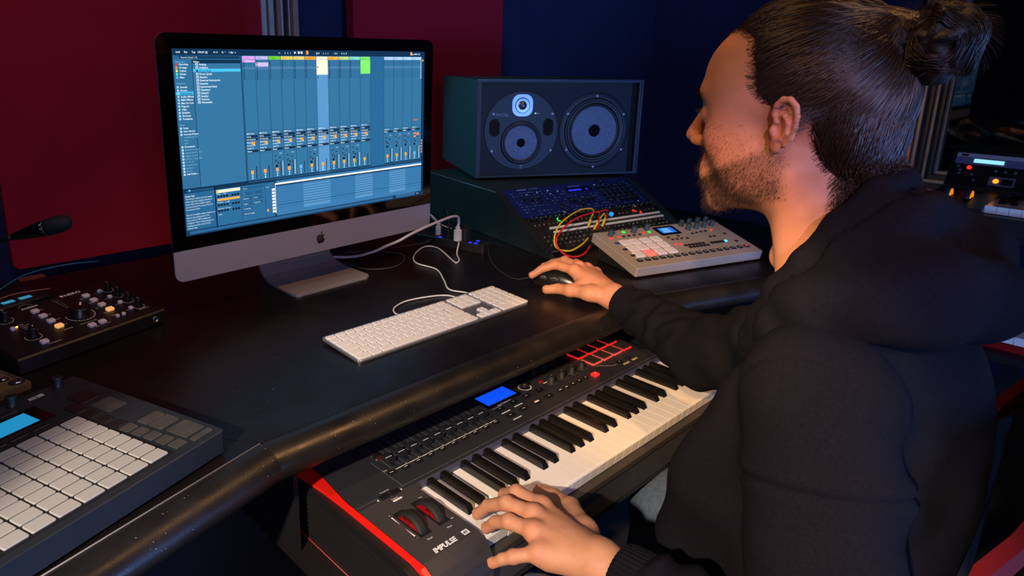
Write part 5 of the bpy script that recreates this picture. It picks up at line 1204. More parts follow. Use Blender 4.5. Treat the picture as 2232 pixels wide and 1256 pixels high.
# ---------------------------------------------------------------- head (local: x right, y forward, z up)
def head_sdf(P):
    q = P.copy(); q[:, 0] = np.abs(q[:, 0]); x, y, z = q[:, 0], q[:, 1], q[:, 2]
    d = s_ell(q, (0, .010, .046), (.073, .098, .092))
    d = smin(d, s_ell(q, (0, .058, .052), (.058, .062, .058)), .02)
    d = smin(d, s_ell(q, (0, .052, -.028), (.055, .058, .072)), .02)
    d = smin(d, s_cap(q, (.050, .004, -.046), (.016, .086, -.090), .016, .013), .018)
    d = smin(d, s_ell(q, (0, .090, -.091), (.021, .018, .017)), .012)
    d = smin(d, s_cap(q, (.005, .117, .034), (.040, .101, .036), .0105, .0085), .014)
    d = smin(d, s_ell(q, (.044, .066, -.012), (.019, .030, .024)), .024)
    d = smin(d, s_ell(q, (.046, .060, .030), (.020, .030, .030)), .020)
    d = smin(d, s_ell(q, (.048, .030, -.040), (.018, .040, .034)), .022)
    d = smin(d, s_ell(q, (0, .096, -.058), (.030, .022, .026)), .012)
    d = smax(d, -s_ell(q, (.030, .120, .012), (.016, .017, .0105)), .009)       # eye socket
    d = smin(d, s_cap(q, (0, .114, .022), (0, .1325, -.012), .0070, .0082), .010)
    d = smin(d, s_ell(q, (0, .1345, -.0185), (.0084, .0095, .0078)), .005)
    d = smin(d, s_ell(q, (.0120, .1205, -.0230), (.0062, .0115, .0070)), .008)
    d = smax(d, -s_ell(q, (.0062, .1265, -.0335), (.0032, .0060, .0040)), .002)
    d = smin(d, s_cap(q, (0, .1135, -.0615), (.021, .1010, -.0675), .0058, .0035), .004)
    d = smin(d, s_cap(q, (0, .1085, -.0815), (.018, .0985, -.0760), .0068, .0040), .004)
    d = smax(d, -s_cap(q, (0, .122, -.0722), (.024, .104, -.0716), .0030, .0012), .002)
    # eyelids around the eyeball, parted
    lid = s_ell(q, (.0305, .0965, .0115), (.0155, .0140, .0130)); d = smin(d, lid, .006)
    d = smax(d, -s_ell(q, (.0310, .1105, .0100), (.0125, .0060, .0028)), .0015)
    # neck
    n_ = s_cap(q, (0, -.012, -.050), (0, -.075, -.205), .055, .058); d = smin(d, n_, .024)
    d = smin(d, s_cap(q, (.046, -.012, -.040), (.016, -.010, -.200), .013, .012), .018)
    d = smin(d, s_ell(q, (0, .012, -.150), (.012, .010, .014)), .016)
    # ear
    e = q.copy(); xx = .0700+(.020-e[:, 1])*.36
    ex = x-xx
    E = np.stack([ex, y+.001, z], 1)
    disc = s_ell(E, (0, -.004, .010), (.0036, .0148, .0262), np.array([[1, 0, 0], [0, .97, -.24], [0, .24, .97]], np.float32))
    lobe = s_ell(E, (.0005, .0035, -.0125), (.0038, .0068, .0095)); ear = smin(disc, lobe, .004)
    ear = smax(ear, -s_ell(E, (.0052, .0010, .0060), (.0056, .0078, .0118)), .002)
    ear = smax(ear, -s_ell(E, (.0050, -.0030, .0245), (.0040, .0052, .0075)), .002)
    hel = s_chain(E, [(A3(.0020, .0060, .0110), .0024), (A3(.0020, .0095, .0190), .0030), (A3(.0022, .0078, .0285), .0034), (A3(.0022, .0010, .0345), .0036), (A3(.0024, -.0075, .0350), .0036), (A3(.0028, -.0150, .0290), .0035), (A3(.0030, -.0180, .0190), .0033), (A3(.0030, -.0175, .0080), .0031), (A3(.0026, -.0140, -.0030), .0030), (A3(.0020, -.0075, -.0110), .0034)], .0015)
    ear = smin(ear, hel, .0015)
    ear = smin(ear, s_chain(E, [(A3(.0032, -.0030, .0185), .0022), (A3(.0038, -.0088, .0110), .0026), (A3(.0038, -.0085, .0010), .0027), (A3(.0034, -.0020, -.0055), .0025), (A3(.0030, .0050, -.0060), .0024)], .0015), .002)
    ear = smin(ear, s_ell(E, (.0018, .0095, .0015), (.0035, .0034, .0052)), .0025)
    d = smin(d, ear, .0028)
    return d
HV, HF = surfnet(head_sdf, (-.10, -.15, -.24), (.10, .16, .16), .0018)
# ---------------------------------------------------------------- hands
def hand_sdf_maker(W, F, thumb, palm_r=.0125, fore=None, fr=.047, up=(0, 0, 1)):
    """W wrist, F four finger chains (MCP, PIP, DIP, tip) index..pinky, thumb (CMC, MCP, IP, tip)"""
    up = A3(*up)
    def f(P):
        d = None
        R = [(.0112, .0096, .0086, .0074), (.0112, .0098, .0087, .0075), (.0108, .0094, .0083, .0072), (.0098, .0083, .0074, .0064)]
        palm = None
        for i, ch in enumerate(F):
            c = A3(*ch[0]); w_ = A3(*W)
            e = s_cap(P, w_+(c-w_)*.12, c-up*.003, .0165, palm_r)
            palm = e if palm is None else smin(palm, e, .014)
            e2 = s_cap(P, w_-up*.006+(c-w_)*.15, w_-up*.010+(c-w_)*.85, .014, .011); palm = smin(palm, e2, .012)
        t0 = A3(*thumb[0])
        palm = smin(palm, s_cap(P, A3(*W)-up*.004, t0, .016, .0155), .014)
        palm = smin(palm, s_cap(P, t0, A3(*thumb[1]), .0150, .0118), .012)
        palm = smin(palm, s_cap(P, t0*.5+A3(*F[0][0])*.5-up*.006, A3(*thumb[1]), .011, .009), .012)
        d = palm
        for i, ch in enumerate(F):
            r = R[i]; p = [A3(*q) for q in ch]
            e = s_cap(P, p[0], p[1], r[0]*.93, r[1]); e = smin(e, s_cap(P, p[1], p[2], r[1]*.97, r[2]), .002); e = smin(e, s_cap(P, p[2], p[3], r[2], r[3]), .002)
            e = smin(e, s_ell(P, p[1]+up*.0006, (r[1]*.98,)*3), .005)
            dd = p[3]-p[2]; dd /= np.linalg.norm(dd)
            side = np.cross(dd, up); side /= np.linalg.norm(side)+1e-9; nu = np.cross(side, dd)
            nail = s_ell(P, p[3]+nu*(r[3]*.86)-dd*.001, (r[3]*.66, .0062, .0024), np.stack([side, dd, nu], 1)); e = smin(e, nail, .0006)
            d = smin(d, e, .0055)
            d = smin(d, s_ell(P, p[0]+up*.0032, (.0070,)*3), .014)
        p = [A3(*q) for q in thumb]
        e = s_cap(P, p[1], p[2], .0118, .0112); e = smin(e, s_cap(P, p[2], p[3], .0112, .0092), .002); d = smin(d, e, .006)
        dd = p[3]-p[2]; dd /= np.linalg.norm(dd); side = np.cross(dd, up); side /= np.linalg.norm(side); nu = np.cross(side, dd); nu2 = nu*.8+side*TS[0]*.6; nu2 /= np.linalg.norm(nu2); s2 = np.cross(dd, nu2)
        d = smin(d, s_ell(P, p[3]+nu2*.0080, (.0066, .0078, .0026), np.stack([s2, dd, nu2], 1)), .0006)
        if fore is not None: d = smin(d, s_cap(P, A3(*W)+(A3(*fore)-A3(*W))*.02, A3(*fore), .0240, .034), .018)
        return d+nz(P, 260)*.00022
    return f
TS = [1]
LW = (-.2208, -.5508, -.076)
LF = [[(-.1977, -.4400, -.071), (-.1987, -.3957, -.073), (-.1901, -.3671, -.0955), (-.1860, -.3571, -.1170)],
      [(-.2230, -.4464, -.067), (-.2300, -.4060, -.0695), (-.2310, -.3742, -.0900), (-.2340, -.3573, -.1120)],
      [(-.2450, -.4660, -.070), (-.2510, -.4296, -.0735), (-.2500, -.4050, -.0890), (-.2490, -.3890, -.1085)],
      [(-.2600, -.4880, -.079), (-.2800, -.4640, -.0890), (-.2870, -.4520, -.0960), (-.2905, -.4395, -.1080)]]
LT = [(-.1790, -.4950, -.087), (-.1460, -.4470, -.094), (-.1276, -.4060, -.1075), (-.1245, -.3757, -.1180)]
lh = hand_sdf_maker(LW, LF, LT, fore=(-.215, -.66, -.092))
LV, LFc = surfnet(lh, (-.32, -.68, -.16), (-.09, -.33, -.03), .0015)
TS[0] = -1
RW_ = (.3300, -.1880, .024)
RF = [[(.3371, -.0787, .0540), (.3330, -.0291, .0560), (.3125, -.0060, .0440), (.2985, .0064, .0300)],
      [(.3610, -.0720, .0560), (.3750, -.0230, .0560), (.3720, .0080, .0440), (.3650, .0280, .0320)],
      [(.3830, -.0780, .0490), (.4020, -.0330, .0460), (.4080, -.0080, .0320), (.4060, .0100, .0180)],
      [(.4000, -.0900, .0380), (.4220, -.0530, .0310), (.4290, -.0330, .0200), (.4280, -.0190, .0100)]]
RT = [(.3020, -.1450, .0290), (.2960, -.1000, .0240), (.2950, -.0690, .0200), (.2830, -.0480, .0150)]
rh = hand_sdf_maker(RW_, RF, RT, fore=(.318, -.290, .008))
RV, RFc = surfnet(rh, (.25, -.32, -.02), (.46, .05, .10), .0018)
# hidden trunk and arms under the clothes, one coarse body surface
SH_L, EL_L = (-.155, -.730, .17), (-.210, -.795, -.10)
SH_R, EL_R = (.19, -.65, .14), (.243, -.43, .010)
def trunk(P):
    d = s_ell(P, (0, -.715, .05), (.11, .065, .15)); d = smin(d, s_ell(P, (.0, -.74, -.15), (.09, .075, .16)), .04)
    d = smin(d, s_cap(P, SH_L, SH_R, .035, .035), .03)
    d = smin(d, s_cap(P, (0, -.69, .2), (-.004, -.66, .33), .05, .05), .03)
    for a, e, w_ in ((SH_L, EL_L, (-.215, -.64, -.088)), (SH_R, EL_R, (.318, -.27, .002))):
        d = smin(d, s_cap(P, a, e, .045, .036), .02); d = smin(d, s_cap(P, e, w_, .036, .030), .02)
    return d
TV, TF = surfnet(trunk, (-.30, -.92, -.36), (.42, -.22, .36), .008)
V = np.concatenate([HV+HO, LV, RV, TV]); o1 = len(HV); o2 = o1+len(LV); o3 = o2+len(RV)
F = np.concatenate([HF, LFc+o1, RFc+o2, TF+o3])
# skin colours: base tone, redder lips ears nose and knuckles, stubble darkening
C = np.ones((len(V), 4), np.float32); base = np.array(lin((192, 132, 98))); C[:, :3] = base
hx, hy, hz = HV[:, 0], HV[:, 1], HV[:, 2]; hxa = np.abs(hx)
def blob(px, py, pz, r): return np.exp(-(((hxa-px)**2+(hy-py)**2+(hz-pz)**2)/(r*r)))
red = np.clip(.8*blob(0, .134, -.02, .014)+.75*blob(.072, -.004, .012, .026)+.35*blob(.045, .085, -.015, .03), 0, 1)
red2 = np.clip(1.0*np.maximum(blob(0, .114, -.0625, .008), blob(.010, .110, -.0815, .010))*1.2, 0, 1)
jawline = -.012-.52*np.clip(hy-.02, 0, .2)                     # beard upper border rises towards the ear
beardm = np.clip((jawline-hz)/.014, 0, 1)*np.clip((hy+.012)/.014, 0, 1)*np.clip((hz+.076+.40*np.clip(hy, 0, .1))/.012, 0, 1)
must = np.clip((.028-hxa)/.010, 0, 1)*np.clip((hz+.064)/.004, 0, 1)*np.clip((-.036-hz)/.006, 0, 1)*np.clip((hy-.08)/.01, 0, 1)
noseex = np.clip(1-blob(0, .125, -.025, .020)*2.2, 0, 1)
side = np.clip((hy+.004)/.01, 0, 1)*np.clip((.026-hy)/.012, 0, 1)*np.clip((.035-hz)/.01, 0, 1)*np.clip((hz+.06)/.01, 0, 1)*np.clip((hxa-.05)/.01, 0, 1)
cheek = .35*np.clip((.012-hz)/.03, 0, 1)*np.clip((hy-.02)/.03, 0, 1)*noseex*np.clip((hxa-.02)/.01, 0, 1)
beardm = np.clip(np.maximum.reduce([beardm*noseex, must, side*.6, cheek]), 0, 1)*np.clip(1-red2*1.5, 0, 1)*np.clip(1-blob(.074, -.004, .01, .026)*1.2, 0, 1)
brow = np.exp(-((hz-.0325-.06*(hxa-.03))/.0042)**2)*np.clip((hxa-.008)/.006, 0, 1)*np.clip((.052-hxa)/.008, 0, 1)*np.clip((hy-.07)/.01, 0, 1)
# scalp region: behind the hairline
def hairline(P):
    x, y, z = np.abs(P[:, 0]), P[:, 1], P[:, 2]
    # positive inside hair; side border polyline y_front(z) combined with the receding temple
    yf = np.interp(z, [-.075, -.060, -.045, -.030, -.022, .0, .018, .030, .036, .045, .060, .075, .090, .105, .14], [-.050, -.050, -.046, -.036, -.030, -.027, -.022, .020, .030, .037, .041, .044, .056, .082, .135])
    top = np.interp(x, [0, .02, .04, .055, .075], [.026, .020, -.006, -.018, 0])
    return (yf+np.where(z > .075, top*np.clip((z-.075)/.03, 0, 1), 0))-y
hl = hairline(HV); scalp = np.clip(hl/.010, 0, 1)*np.clip((HV[:, 2]+.085)/.015, 0, 1)*np.clip(1-blob(.080, -.004, .010, .014)*3, 0, 1)*(1-np.clip((hxa-.0765)/.002, 0, 1)*(hy < .02)*(hy > -.024)*(hz < .045)*(hz > -.03))
ch = C[:o1]
ch[:, :3] = ch[:, :3]*(1-.55*red[:, None])+np.array(lin((204, 112, 88)))*(.55*red[:, None])
ch[:, :3] = ch[:, :3]*(1-.8*red2[:, None])+np.array(lin((150, 84, 76)))*(.8*red2[:, None])
ch[:, :3] = ch[:, :3]*(1-.62*beardm[:, None])+np.array(lin((72, 52, 46)))*(.62*beardm[:, None])
ch[:, :3] = ch[:, :3]*(1-.75*brow[:, None])+np.array(lin((48, 32, 24)))*(.75*brow[:, None])
ch[:, :3] = ch[:, :3]*(1-.9*scalp[:, None])+np.array(lin((34, 22, 18)))*(.9*scalp[:, None])
for (off, FF, n_) in ((o1, LF, len(LV)), (o2, RF, len(RV))):
    Pn = V[off:off+n_]; rr_ = np.zeros(n_)
    for chn in FF:
        for j, s_ in ((0, .014), (1, .009), (3, .009)): rr_ = np.maximum(rr_, np.exp(-((Pn-A3(*chn[j]))**2).sum(1)/(s_*s_)))
    C[off:off+n_, :3] = C[off:off+n_, :3]*(1-.45*rr_[:, None])+np.array(lin((214, 122, 98)))*(.45*rr_[:, None])
SKIN = mat('skin', (206, 150, 120), .48, sss=.12, bump=.5, bscale=1100, attr='skin_tone', spec=.4, var=.06, vscale=60)
me = np_mesh('body', V-A3(.02, -.80, -.76), F, [SKIN], {'skin_tone': C})
bo = link('body', me, man)
# eyes
for sx in (-1, 1):
    mb = MB(); mb.M = Matrix.Translation(Vector(HO)+Vector((sx*.0305, .0955, .0110)))
    mb.use(mat('eye_white', (214, 206, 200), .15)).lathe([(.0120*math.sin(math.radians(a)), -.0120*math.cos(math.radians(a))) for a in range(0, 181, 12)], 20, T=Matrix.Rotation(-math.pi/2, 4, 'X'))
    mb.use(mat('iris_brown', (66, 42, 26), .2)).lathe([(.0056, .0109), (.0024, .0121)], 18, T=Matrix.Rotation(-math.pi/2, 4, 'X')); mb.use(GLOSSB).lathe([(.0024, .0121), (.0001, .0123)], 14, T=Matrix.Rotation(-math.pi/2, 4, 'X'))
    mb.build('eye', man, world=True)

# ---------------------------------------------------------------- hair
HC = A3(0, .008, .044); HR = A3(.0775, .105, .100)       # scalp ellipsoid
BUN = A3(.0, -.106, .094)
TIE = A3(0, -.070, .112)
HAIRM = bpy.data.materials.new('brown_hair'); HAIRM.use_nodes = True
hb_ = HAIRM.node_tree.nodes['Principled BSDF']; hb_.inputs['Base Color'].default_value = lin((44, 29, 20))+(1,); hb_.inputs['Roughness'].default_value = .33; hb_.inputs['Specular IOR Level'].default_value = .5
HAIRB = mat('hair_underlayer', (36, 24, 19), .5, bump=.6, bscale=500)
def hair_cap(P):
    d = s_ell(P, HC, HR-A3(.0008, .003, .0015))
    d = smin(d, s_ell(P, (0, -.052, -.005), (.057, .042, .055)), .02)
    d = smin(d, s_cap(P, TIE+A3(0, .005, -.012), BUN, .024, .020), .015)
    d = smax(d, -hairline(P)*.8+.0035, .005)
    return d+np.sin(np.arctan2(P[:, 0], P[:, 2]-.02+P[:, 1]*.2)*60)*.0004
CV, CF = surfnet(hair_cap, (-.10, -.16, -.10), (.10, .15, .17), .0026)
def bun_sdf(P):
    d = s_ell(P, BUN, (.032, .027, .029)); d = smin(d, s_ell(P, BUN+A3(-.006, -.010, .010), (.025, .021, .022)), .012); d = smin(d, s_ell(P, BUN+A3(-.004, -.004, -.024), (.020, .018, .018)), .014)
    a = np.arctan2(P[:, 2]-BUN[2], P[:, 1]-BUN[1]); return d+np.sin(a*5+P[:, 0]*120)*.0016+nz(P, 160)*.0012
BV, BF_ = surfnet(bun_sdf, (-.06, -.19, .04), (.06, -.06, .18), .0030)
hm = np_mesh('hair', np.concatenate([CV, BV])+HO-A3(.02, -.80, -.76), np.concatenate([CF, BF_+len(CV)]), [HAIRB])
hair = link('hair', hm, man)
def strands(name, P, rad, parent, m_, root_tip=(1, .5)):
    """P: (N, K, 3) world points -> one hair curves object"""
    N, K, _ = P.shape; hc = bpy.data.hair_curves.new(name); hc.add_curves([K]*N)
    hc.attributes['position'].data.foreach_set('vector', np.ascontiguousarray(P-A3(.02, -.80, -.76), np.float32).ravel())
    ra = hc.attributes.get('radius') or hc.attributes.new('radius', 'FLOAT', 'POINT')
    t = np.linspace(root_tip[0], root_tip[1], K); ra.data.foreach_set('value', np.ascontiguousarray(np.outer(np.ones(N)*rad*RNG.uniform(.7, 1.2, N), t), np.float32).ravel())
    hc.materials.append(m_); o = bpy.data.objects.new(name, hc); COL.objects.link(o); o.parent = parent; o['kind'] = 'stuff'; return o
def swept(n):
    """strands from the hairline and scalp swept back over the skull to the bun"""
    out = []
    D = RNG.normal(size=(n*5, 3)); D /= np.linalg.norm(D, axis=1)[:, None]
    roots = HC+D*HR; ok = (hairline(roots) > .001) & (roots[:, 2] > -.05); roots = roots[ok][:n]; D = D[ok][:n]
    # extra density right at the hairline
    tgt = (TIE-HC)/HR; tgt = tgt/np.linalg.norm(tgt)
    K = 18; N = len(roots); ang = np.arccos(np.clip(D @ tgt, -1, 1)); sa = np.sin(ang)+1e-6
    res = np.zeros((N, K, 3), np.float32); ph = RNG.uniform(0, 6.28, N); am = RNG.uniform(.2, 1, N)
    lift = RNG.uniform(.985, 1.035, N)
    for k in range(K):
        t = k/(K-1); u = (np.sin((1-t)*ang)/sa)[:, None]*D+(np.sin(t*ang)/sa)[:, None]*tgt
        u = u/np.linalg.norm(u, axis=1)[:, None]
        s_ = 1.0+(lift-1)*math.sin(math.pi*min(t*1.2, 1))+.035*t*t
        p = HC+u*HR*s_[:, None]
        p[:, 2] -= .014*np.sin(math.pi*t)*np.clip(ang/2, 0, 1)*(np.abs(D[:, 0]) > .3)
        p += (np.sin(ph+t*5)*am*.0016)[:, None]*A3(.4, .3, 1)
        res[:, k] = p
    return res
S1 = swept(6500)
strands('hair_strand', S1+HO, .00034, hair, HAIRM)
def march(P0, steps, step, off):
    """strands that creep over the hair surface towards the tie and on into the bun"""
    p = P0.copy(); out = [p.copy()]; e_ = .0015
    for k in range(steps):
        g = np.stack([hair_cap(p+A3(*(np.eye(3)[i]*e_)))-hair_cap(p-A3(*(np.eye(3)[i]*e_))) for i in range(3)], 1); g /= np.linalg.norm(g, axis=1)[:, None]+1e-9
        dt = TIE+A3(0, 0, .004)-p; near = np.linalg.norm(dt, axis=1) < .022; dt[near] = (BUN-p)[near]
        dt /= np.linalg.norm(dt, axis=1)[:, None]+1e-9; tg = dt-g*(dt*g).sum(1)[:, None]; tg /= np.linalg.norm(tg, axis=1)[:, None]+1e-6
        p = p+tg*step[:, None]; p = p-g*(hair_cap(p)-off)[:, None]; out.append(p.copy())
    return np.stack(out, 1)
w_ = np.where(CV[:, 2] < .035, 1.0, .25)*np.where(CV[:, 1] < .0, 1.6, 1); r_i = RNG.choice(len(CV), 6500, p=w_/w_.sum())
M1 = march(CV[r_i]+RNG.normal(0, .0012, (6500, 3)).astype(np.float32), 22, RNG.uniform(.0045, .0075, 6500), RNG.uniform(.0002, .0020, 6500))
strands('hair_strand', M1+HO, .00032, hair, HAIRM, (1, .5))
# short curly wisps at the nape, temple and behind the ear
n = 2400; sel = np.where((hl > -.006) & (hl < .014) & (HV[:, 2] > -.085) & (HV[:, 2] < .11) & (np.abs(HV[:, 0]) > .02) & (scalp+.3 > .0))[0]
sel = RNG.choice(sel, n); P0 = HV[sel]; K = 9; W_ = np.zeros((n, K, 3), np.float32); dirn = (BUN-P0); dirn /= np.linalg.norm(dirn, axis=1)[:, None]
outw = P0-HC; outw /= np.linalg.norm(outw, axis=1)[:, None]; cr = np.cross(dirn, outw); ph = RNG.uniform(0, 6.28, n); L_ = RNG.uniform(.012, .034, n)
for k in range(K):
    t = k/(K-1); W_[:, k] = P0+(dirn*(L_*t)[:, None])+outw*(.002+.004*t)+cr*(np.sin(ph+t*6)*.0045*t)[:, None]+A3(0, 0, -.004)*t
strands('hair_wisp', W_+HO, .00017, hair, HAIRM, (1, .3))
# nape curls hanging below the cap
n = 900; P0 = np.stack([RNG.uniform(-.060, .05, n), RNG.uniform(-.085, -.045, n), RNG.uniform(-.062, -.02, n)], 1).astype(np.float32)
dd = P0-A3(0, -.02, -.02); dd[:, 2] *= .3; dd /= np.linalg.norm(dd, axis=1)[:, None]; P0 = A3(0, -.02, 0)+dd*np.array([.058, .073, .058], np.float32)+np.stack([0*P0[:, 2], 0*P0[:, 2], P0[:, 2]], 1)
N_ = np.zeros((n, K, 3), np.float32); ph = RNG.uniform(0, 6.28, n); L_ = RNG.uniform(.010, .030, n)
for k in range(K):
    t = k/(K-1); N_[:, k] = P0+A3(0, -.1, -1)*(L_*t*.6)[:, None]+dd*(np.sin(ph+t*7)*.005*t+.003+.005*t)[:, None]+np.stack([np.cos(ph+t*6)*.005*t, 0*ph, 0*ph], 1)
strands('hair_curl', N_+HO, .00028, hair, HAIRM, (1, .3))
# bun strands wound round
n = 1500; a0 = RNG.uniform(0, 6.28, n); tilt = RNG.uniform(-1.1, 1.1, n); rr_ = RNG.uniform(.98, 1.10, n); K2 = 12; Q = np.zeros((n, K2, 3), np.float32); c_off = RNG.normal(0, 1, n)
for k in range(K2):
    a = a0+k/(K2-1)*RNG.uniform(1.8, 2.0, n)*1.1; cx_ = np.sin(tilt)
    Q[:, k] = BUN+np.stack([.033*cx_*rr_+.003*np.sin(a*2+c_off), -.004+.031*np.cos(a+c_off*.1)*np.cos(tilt)*rr_, .0325*np.sin(a)*np.cos(tilt)*rr_], 1)
Q = Q+np.stack([nz(Q, 120), nz(Q, 95, 2), nz(Q, 140, 5)], -1)*.0042
strands('bun_strand', Q+HO, .00034, hair, HAIRM)
n = 320; a0 = RNG.uniform(0, 6.28, n); fl = np.zeros((n, 8, 3), np.float32); d0 = np.stack([RNG.normal(0, .4, n), np.cos(a0), np.sin(a0)], 1); d0 /= np.linalg.norm(d0, axis=1)[:, None]
for k in range(8): t = k/7; fl[:, k] = BUN+d0*(.030+.018*t)+np.stack([0*a0, -np.sin(a0), np.cos(a0)], 1)*(.018*t*t)[..., None] if False else BUN+d0*(.030+.018*t)+np.stack([0*a0, -np.sin(a0), np.cos(a0)], 1)*(.018*t*t)
strands('bun_flyaway', fl+HO, .00020, hair, HAIRM, (1, .3))
# beard, moustache and brows
BEARDM = mat('beard_hair', (44, 30, 24), .8, spec=.15)
w_ = np.clip(beardm, 0, 1)**1.6; tri = RNG.choice(len(HV), 7500, p=w_/w_.sum()); P0 = HV[tri]; n = len(P0)
cen = A3(0, .02, -.03); outw = P0-cen; outw /= np.linalg.norm(outw, axis=1)[:, None]
Lb = RNG.uniform(.0022, .0055, n)*np.clip(.6+(P0[:, 1])*6, .6, 1.2); K3 = 5; Bd = np.zeros((n, K3, 3), np.float32); jit = RNG.normal(0, .5, (n, 3))
for k in range(K3): t = k/(K3-1); Bd[:, k] = P0+RNG.normal(0, .0001, (n, 3))+(outw*.55+A3(0, .15, -.75)*t+jit*.6)*(Lb*t)[:, None]
strands('beard', Bd+HO, .00013, man, BEARDM, (1, .4))
w_ = np.clip(brow, 0, 1); tri = RNG.choice(len(HV), 500, p=w_/w_.sum()); P0 = HV[tri]; n = len(P0); Bd = np.zeros((n, 4, 3), np.float32); sg = np.sign(P0[:, 0])
for k in range(4): t = k/3; Bd[:, k] = P0+np.stack([sg*.006*t, np.full(n, .0022*t), .002*t+0*sg], 1)+RNG.normal(0, .0004, (n, 3))*t
strands('eyebrow', Bd+HO, .00019, man, BEARDM, (1, .4))
n = 60; Bd = np.zeros((n, 5, 3), np.float32); sg = np.where(np.arange(n) % 2, 1., -1.); u_ = RNG.uniform(-1, 1, n)
for k in range(5): t = k/4; Bd[:, k] = np.stack([sg*(.031+.012*u_*(1+.2*t)), .1095-.004*u_*u_+.008*t, .0140-.002*u_*u_+.004*t*t-.001*t], 1)
strands('eyelash', Bd+HO, .00016, man, HAIRM, (1, .3))

# ---------------------------------------------------------------- hoodie
HOOD = mat('hoodie_fleece', (22, 20, 25), .95, bump=.7, bscale=1100, var=.18, vscale=320, spec=.06)
def folds(P, a, b, amp, f, ph=0.0):
    a, b = A3(*a), A3(*b); ab = b-a; L2 = float(ab @ ab); t = ((P-a) @ ab)/L2
    return amp*np.sin(f*t+ph+nz(P, 38)*1.8+nz(P, 17, 3)*1.2)*np.clip(t*6+.6, 0, 1)*np.clip((1.2-t)*6, 0, 1)
def sharp(x): return np.sign(x)*np.abs(x)**.8
FWL, FWR = (-.2150, -.5800, -.0800), (.3330, -.2080, .0190)
CBL, CBR = (-.2150, -.636, -.0780), (.3230, -.2600, .0090)
def hoodie(P):
    d = s_ell(P, (.0, -.715, .060), (.150, .095, .170))
    d = smin(d, s_ell(P, (-.01, -.725, -.110), (.130, .115, .170)), .07)
    d = smin(d, s_ell(P, (.01, -.78, -.27), (.175, .135, .075)), .05)
    d = smin(d, s_ell(P, (.075, -.745, .05), (.110, .095, .19)), .06)
    d = smin(d, s_cap(P, (-.120, -.712, .190), (.15, -.69, .175), .052, .055), .05)
    d = smin(d, s_cap(P, (-.09, -.640, .12), (-.095, -.600, .01), .030, .035), .06)
    d = smin(d, s_cap(P, (-.085, -.605, .0), (-.085, -.580, -.085), .036, .036), .05)
    d = d+nz(P, 21)*.005+nz(P, 47, 2)*.0022
    ax = A3(*EL_L)-A3(*SH_L); ax /= np.linalg.norm(ax)
    la = s_cap(P, (-.145, -.727, .175), EL_L, .071, .068)+folds(P, SH_L, EL_L, .0016, 9, 1)
    la = smin(la, s_cap(P, EL_L, (-.2155, -.640, -.0770), .064, .046)+folds(P, EL_L, FWL, .0050, 26, 2), .03)
    ra = s_cap(P, (.18, -.645, .125), EL_R, .076, .060)+folds(P, SH_R, EL_R, .0030, 21)+.0025*np.sin(P @ A3(80, -70, 90)+nz(P, 26)*2)
    ra = smin(ra, s_cap(P, EL_R, (.3250, -.256, .0080), .057, .045)+folds(P, EL_R, FWR, .0030, 23, 1.2)+.0030*np.sin(P @ A3(95, 60, 120)+nz(P, 30)*2.2), .025)
    # ribbed cuffs, each sleeve end cut flat and hollow
    for (w0, w1, r0, sel) in ((FWL, CBL, .037, 0), (FWR, CBR, .0365, 1)):
        a = A3(*w0); b = A3(*w1); u = (a-b)/np.linalg.norm(a-b); e = ra if sel else la
        e = smin(e, s_cap(P, a, b, r0, r0+.003), .006)
        e = smax(e, ((P-a) @ u)-.006, .003)
        e = smax(e, -s_cap(P, a+u*.05, a-u*.02, .0285, .0285), .002)
        if sel: ra = e
        else: la = e
    # drop shoulder seam: groove with the cloth bulging on both sides
    sL = (P-A3(-.200, -.752, .118)) @ (ax*.9+A3(-.25, 0, -.35)*.4)
    la = la+.0034*np.exp(-(sL/.0030)**2)-.0045*np.exp(-((sL+.012)/.009)**2)-.002*np.exp(-((sL-.010)/.006)**2)
    d = smin(d, la, .035); d = smin(d, ra, .035)
    # long folds running from the shoulder down to the armpit
    v = P-A3(-.10, -.80, .10)
    s1 = v @ A3(.75, .25, .60)+.05*np.sin((v @ A3(-.4, .2, .8))*16)*.3; d = d+.0060*np.sin(s1*75+nz(P, 11)*1.1)*np.exp(-(v*v).sum(1)/.010)
    xs = P[:, 0]+.150+.25*(P[:, 2]-.1); d = d+.0022*np.exp(-(xs/.0026)**2)*np.clip((P[:, 1]+.76)*12, 0, 1)*np.clip((P[:, 2]+.0)*20, 0, 1)
    d = smax(d, -s_cap(P, HO+A3(0, -.010, -.045), HO+A3(0, -.078, -.205), .063, .056), .006)
    return d
OV, OF = surfnet(hoodie, (-.33, -.97, -.36), (.43, -.20, .27), .0042)
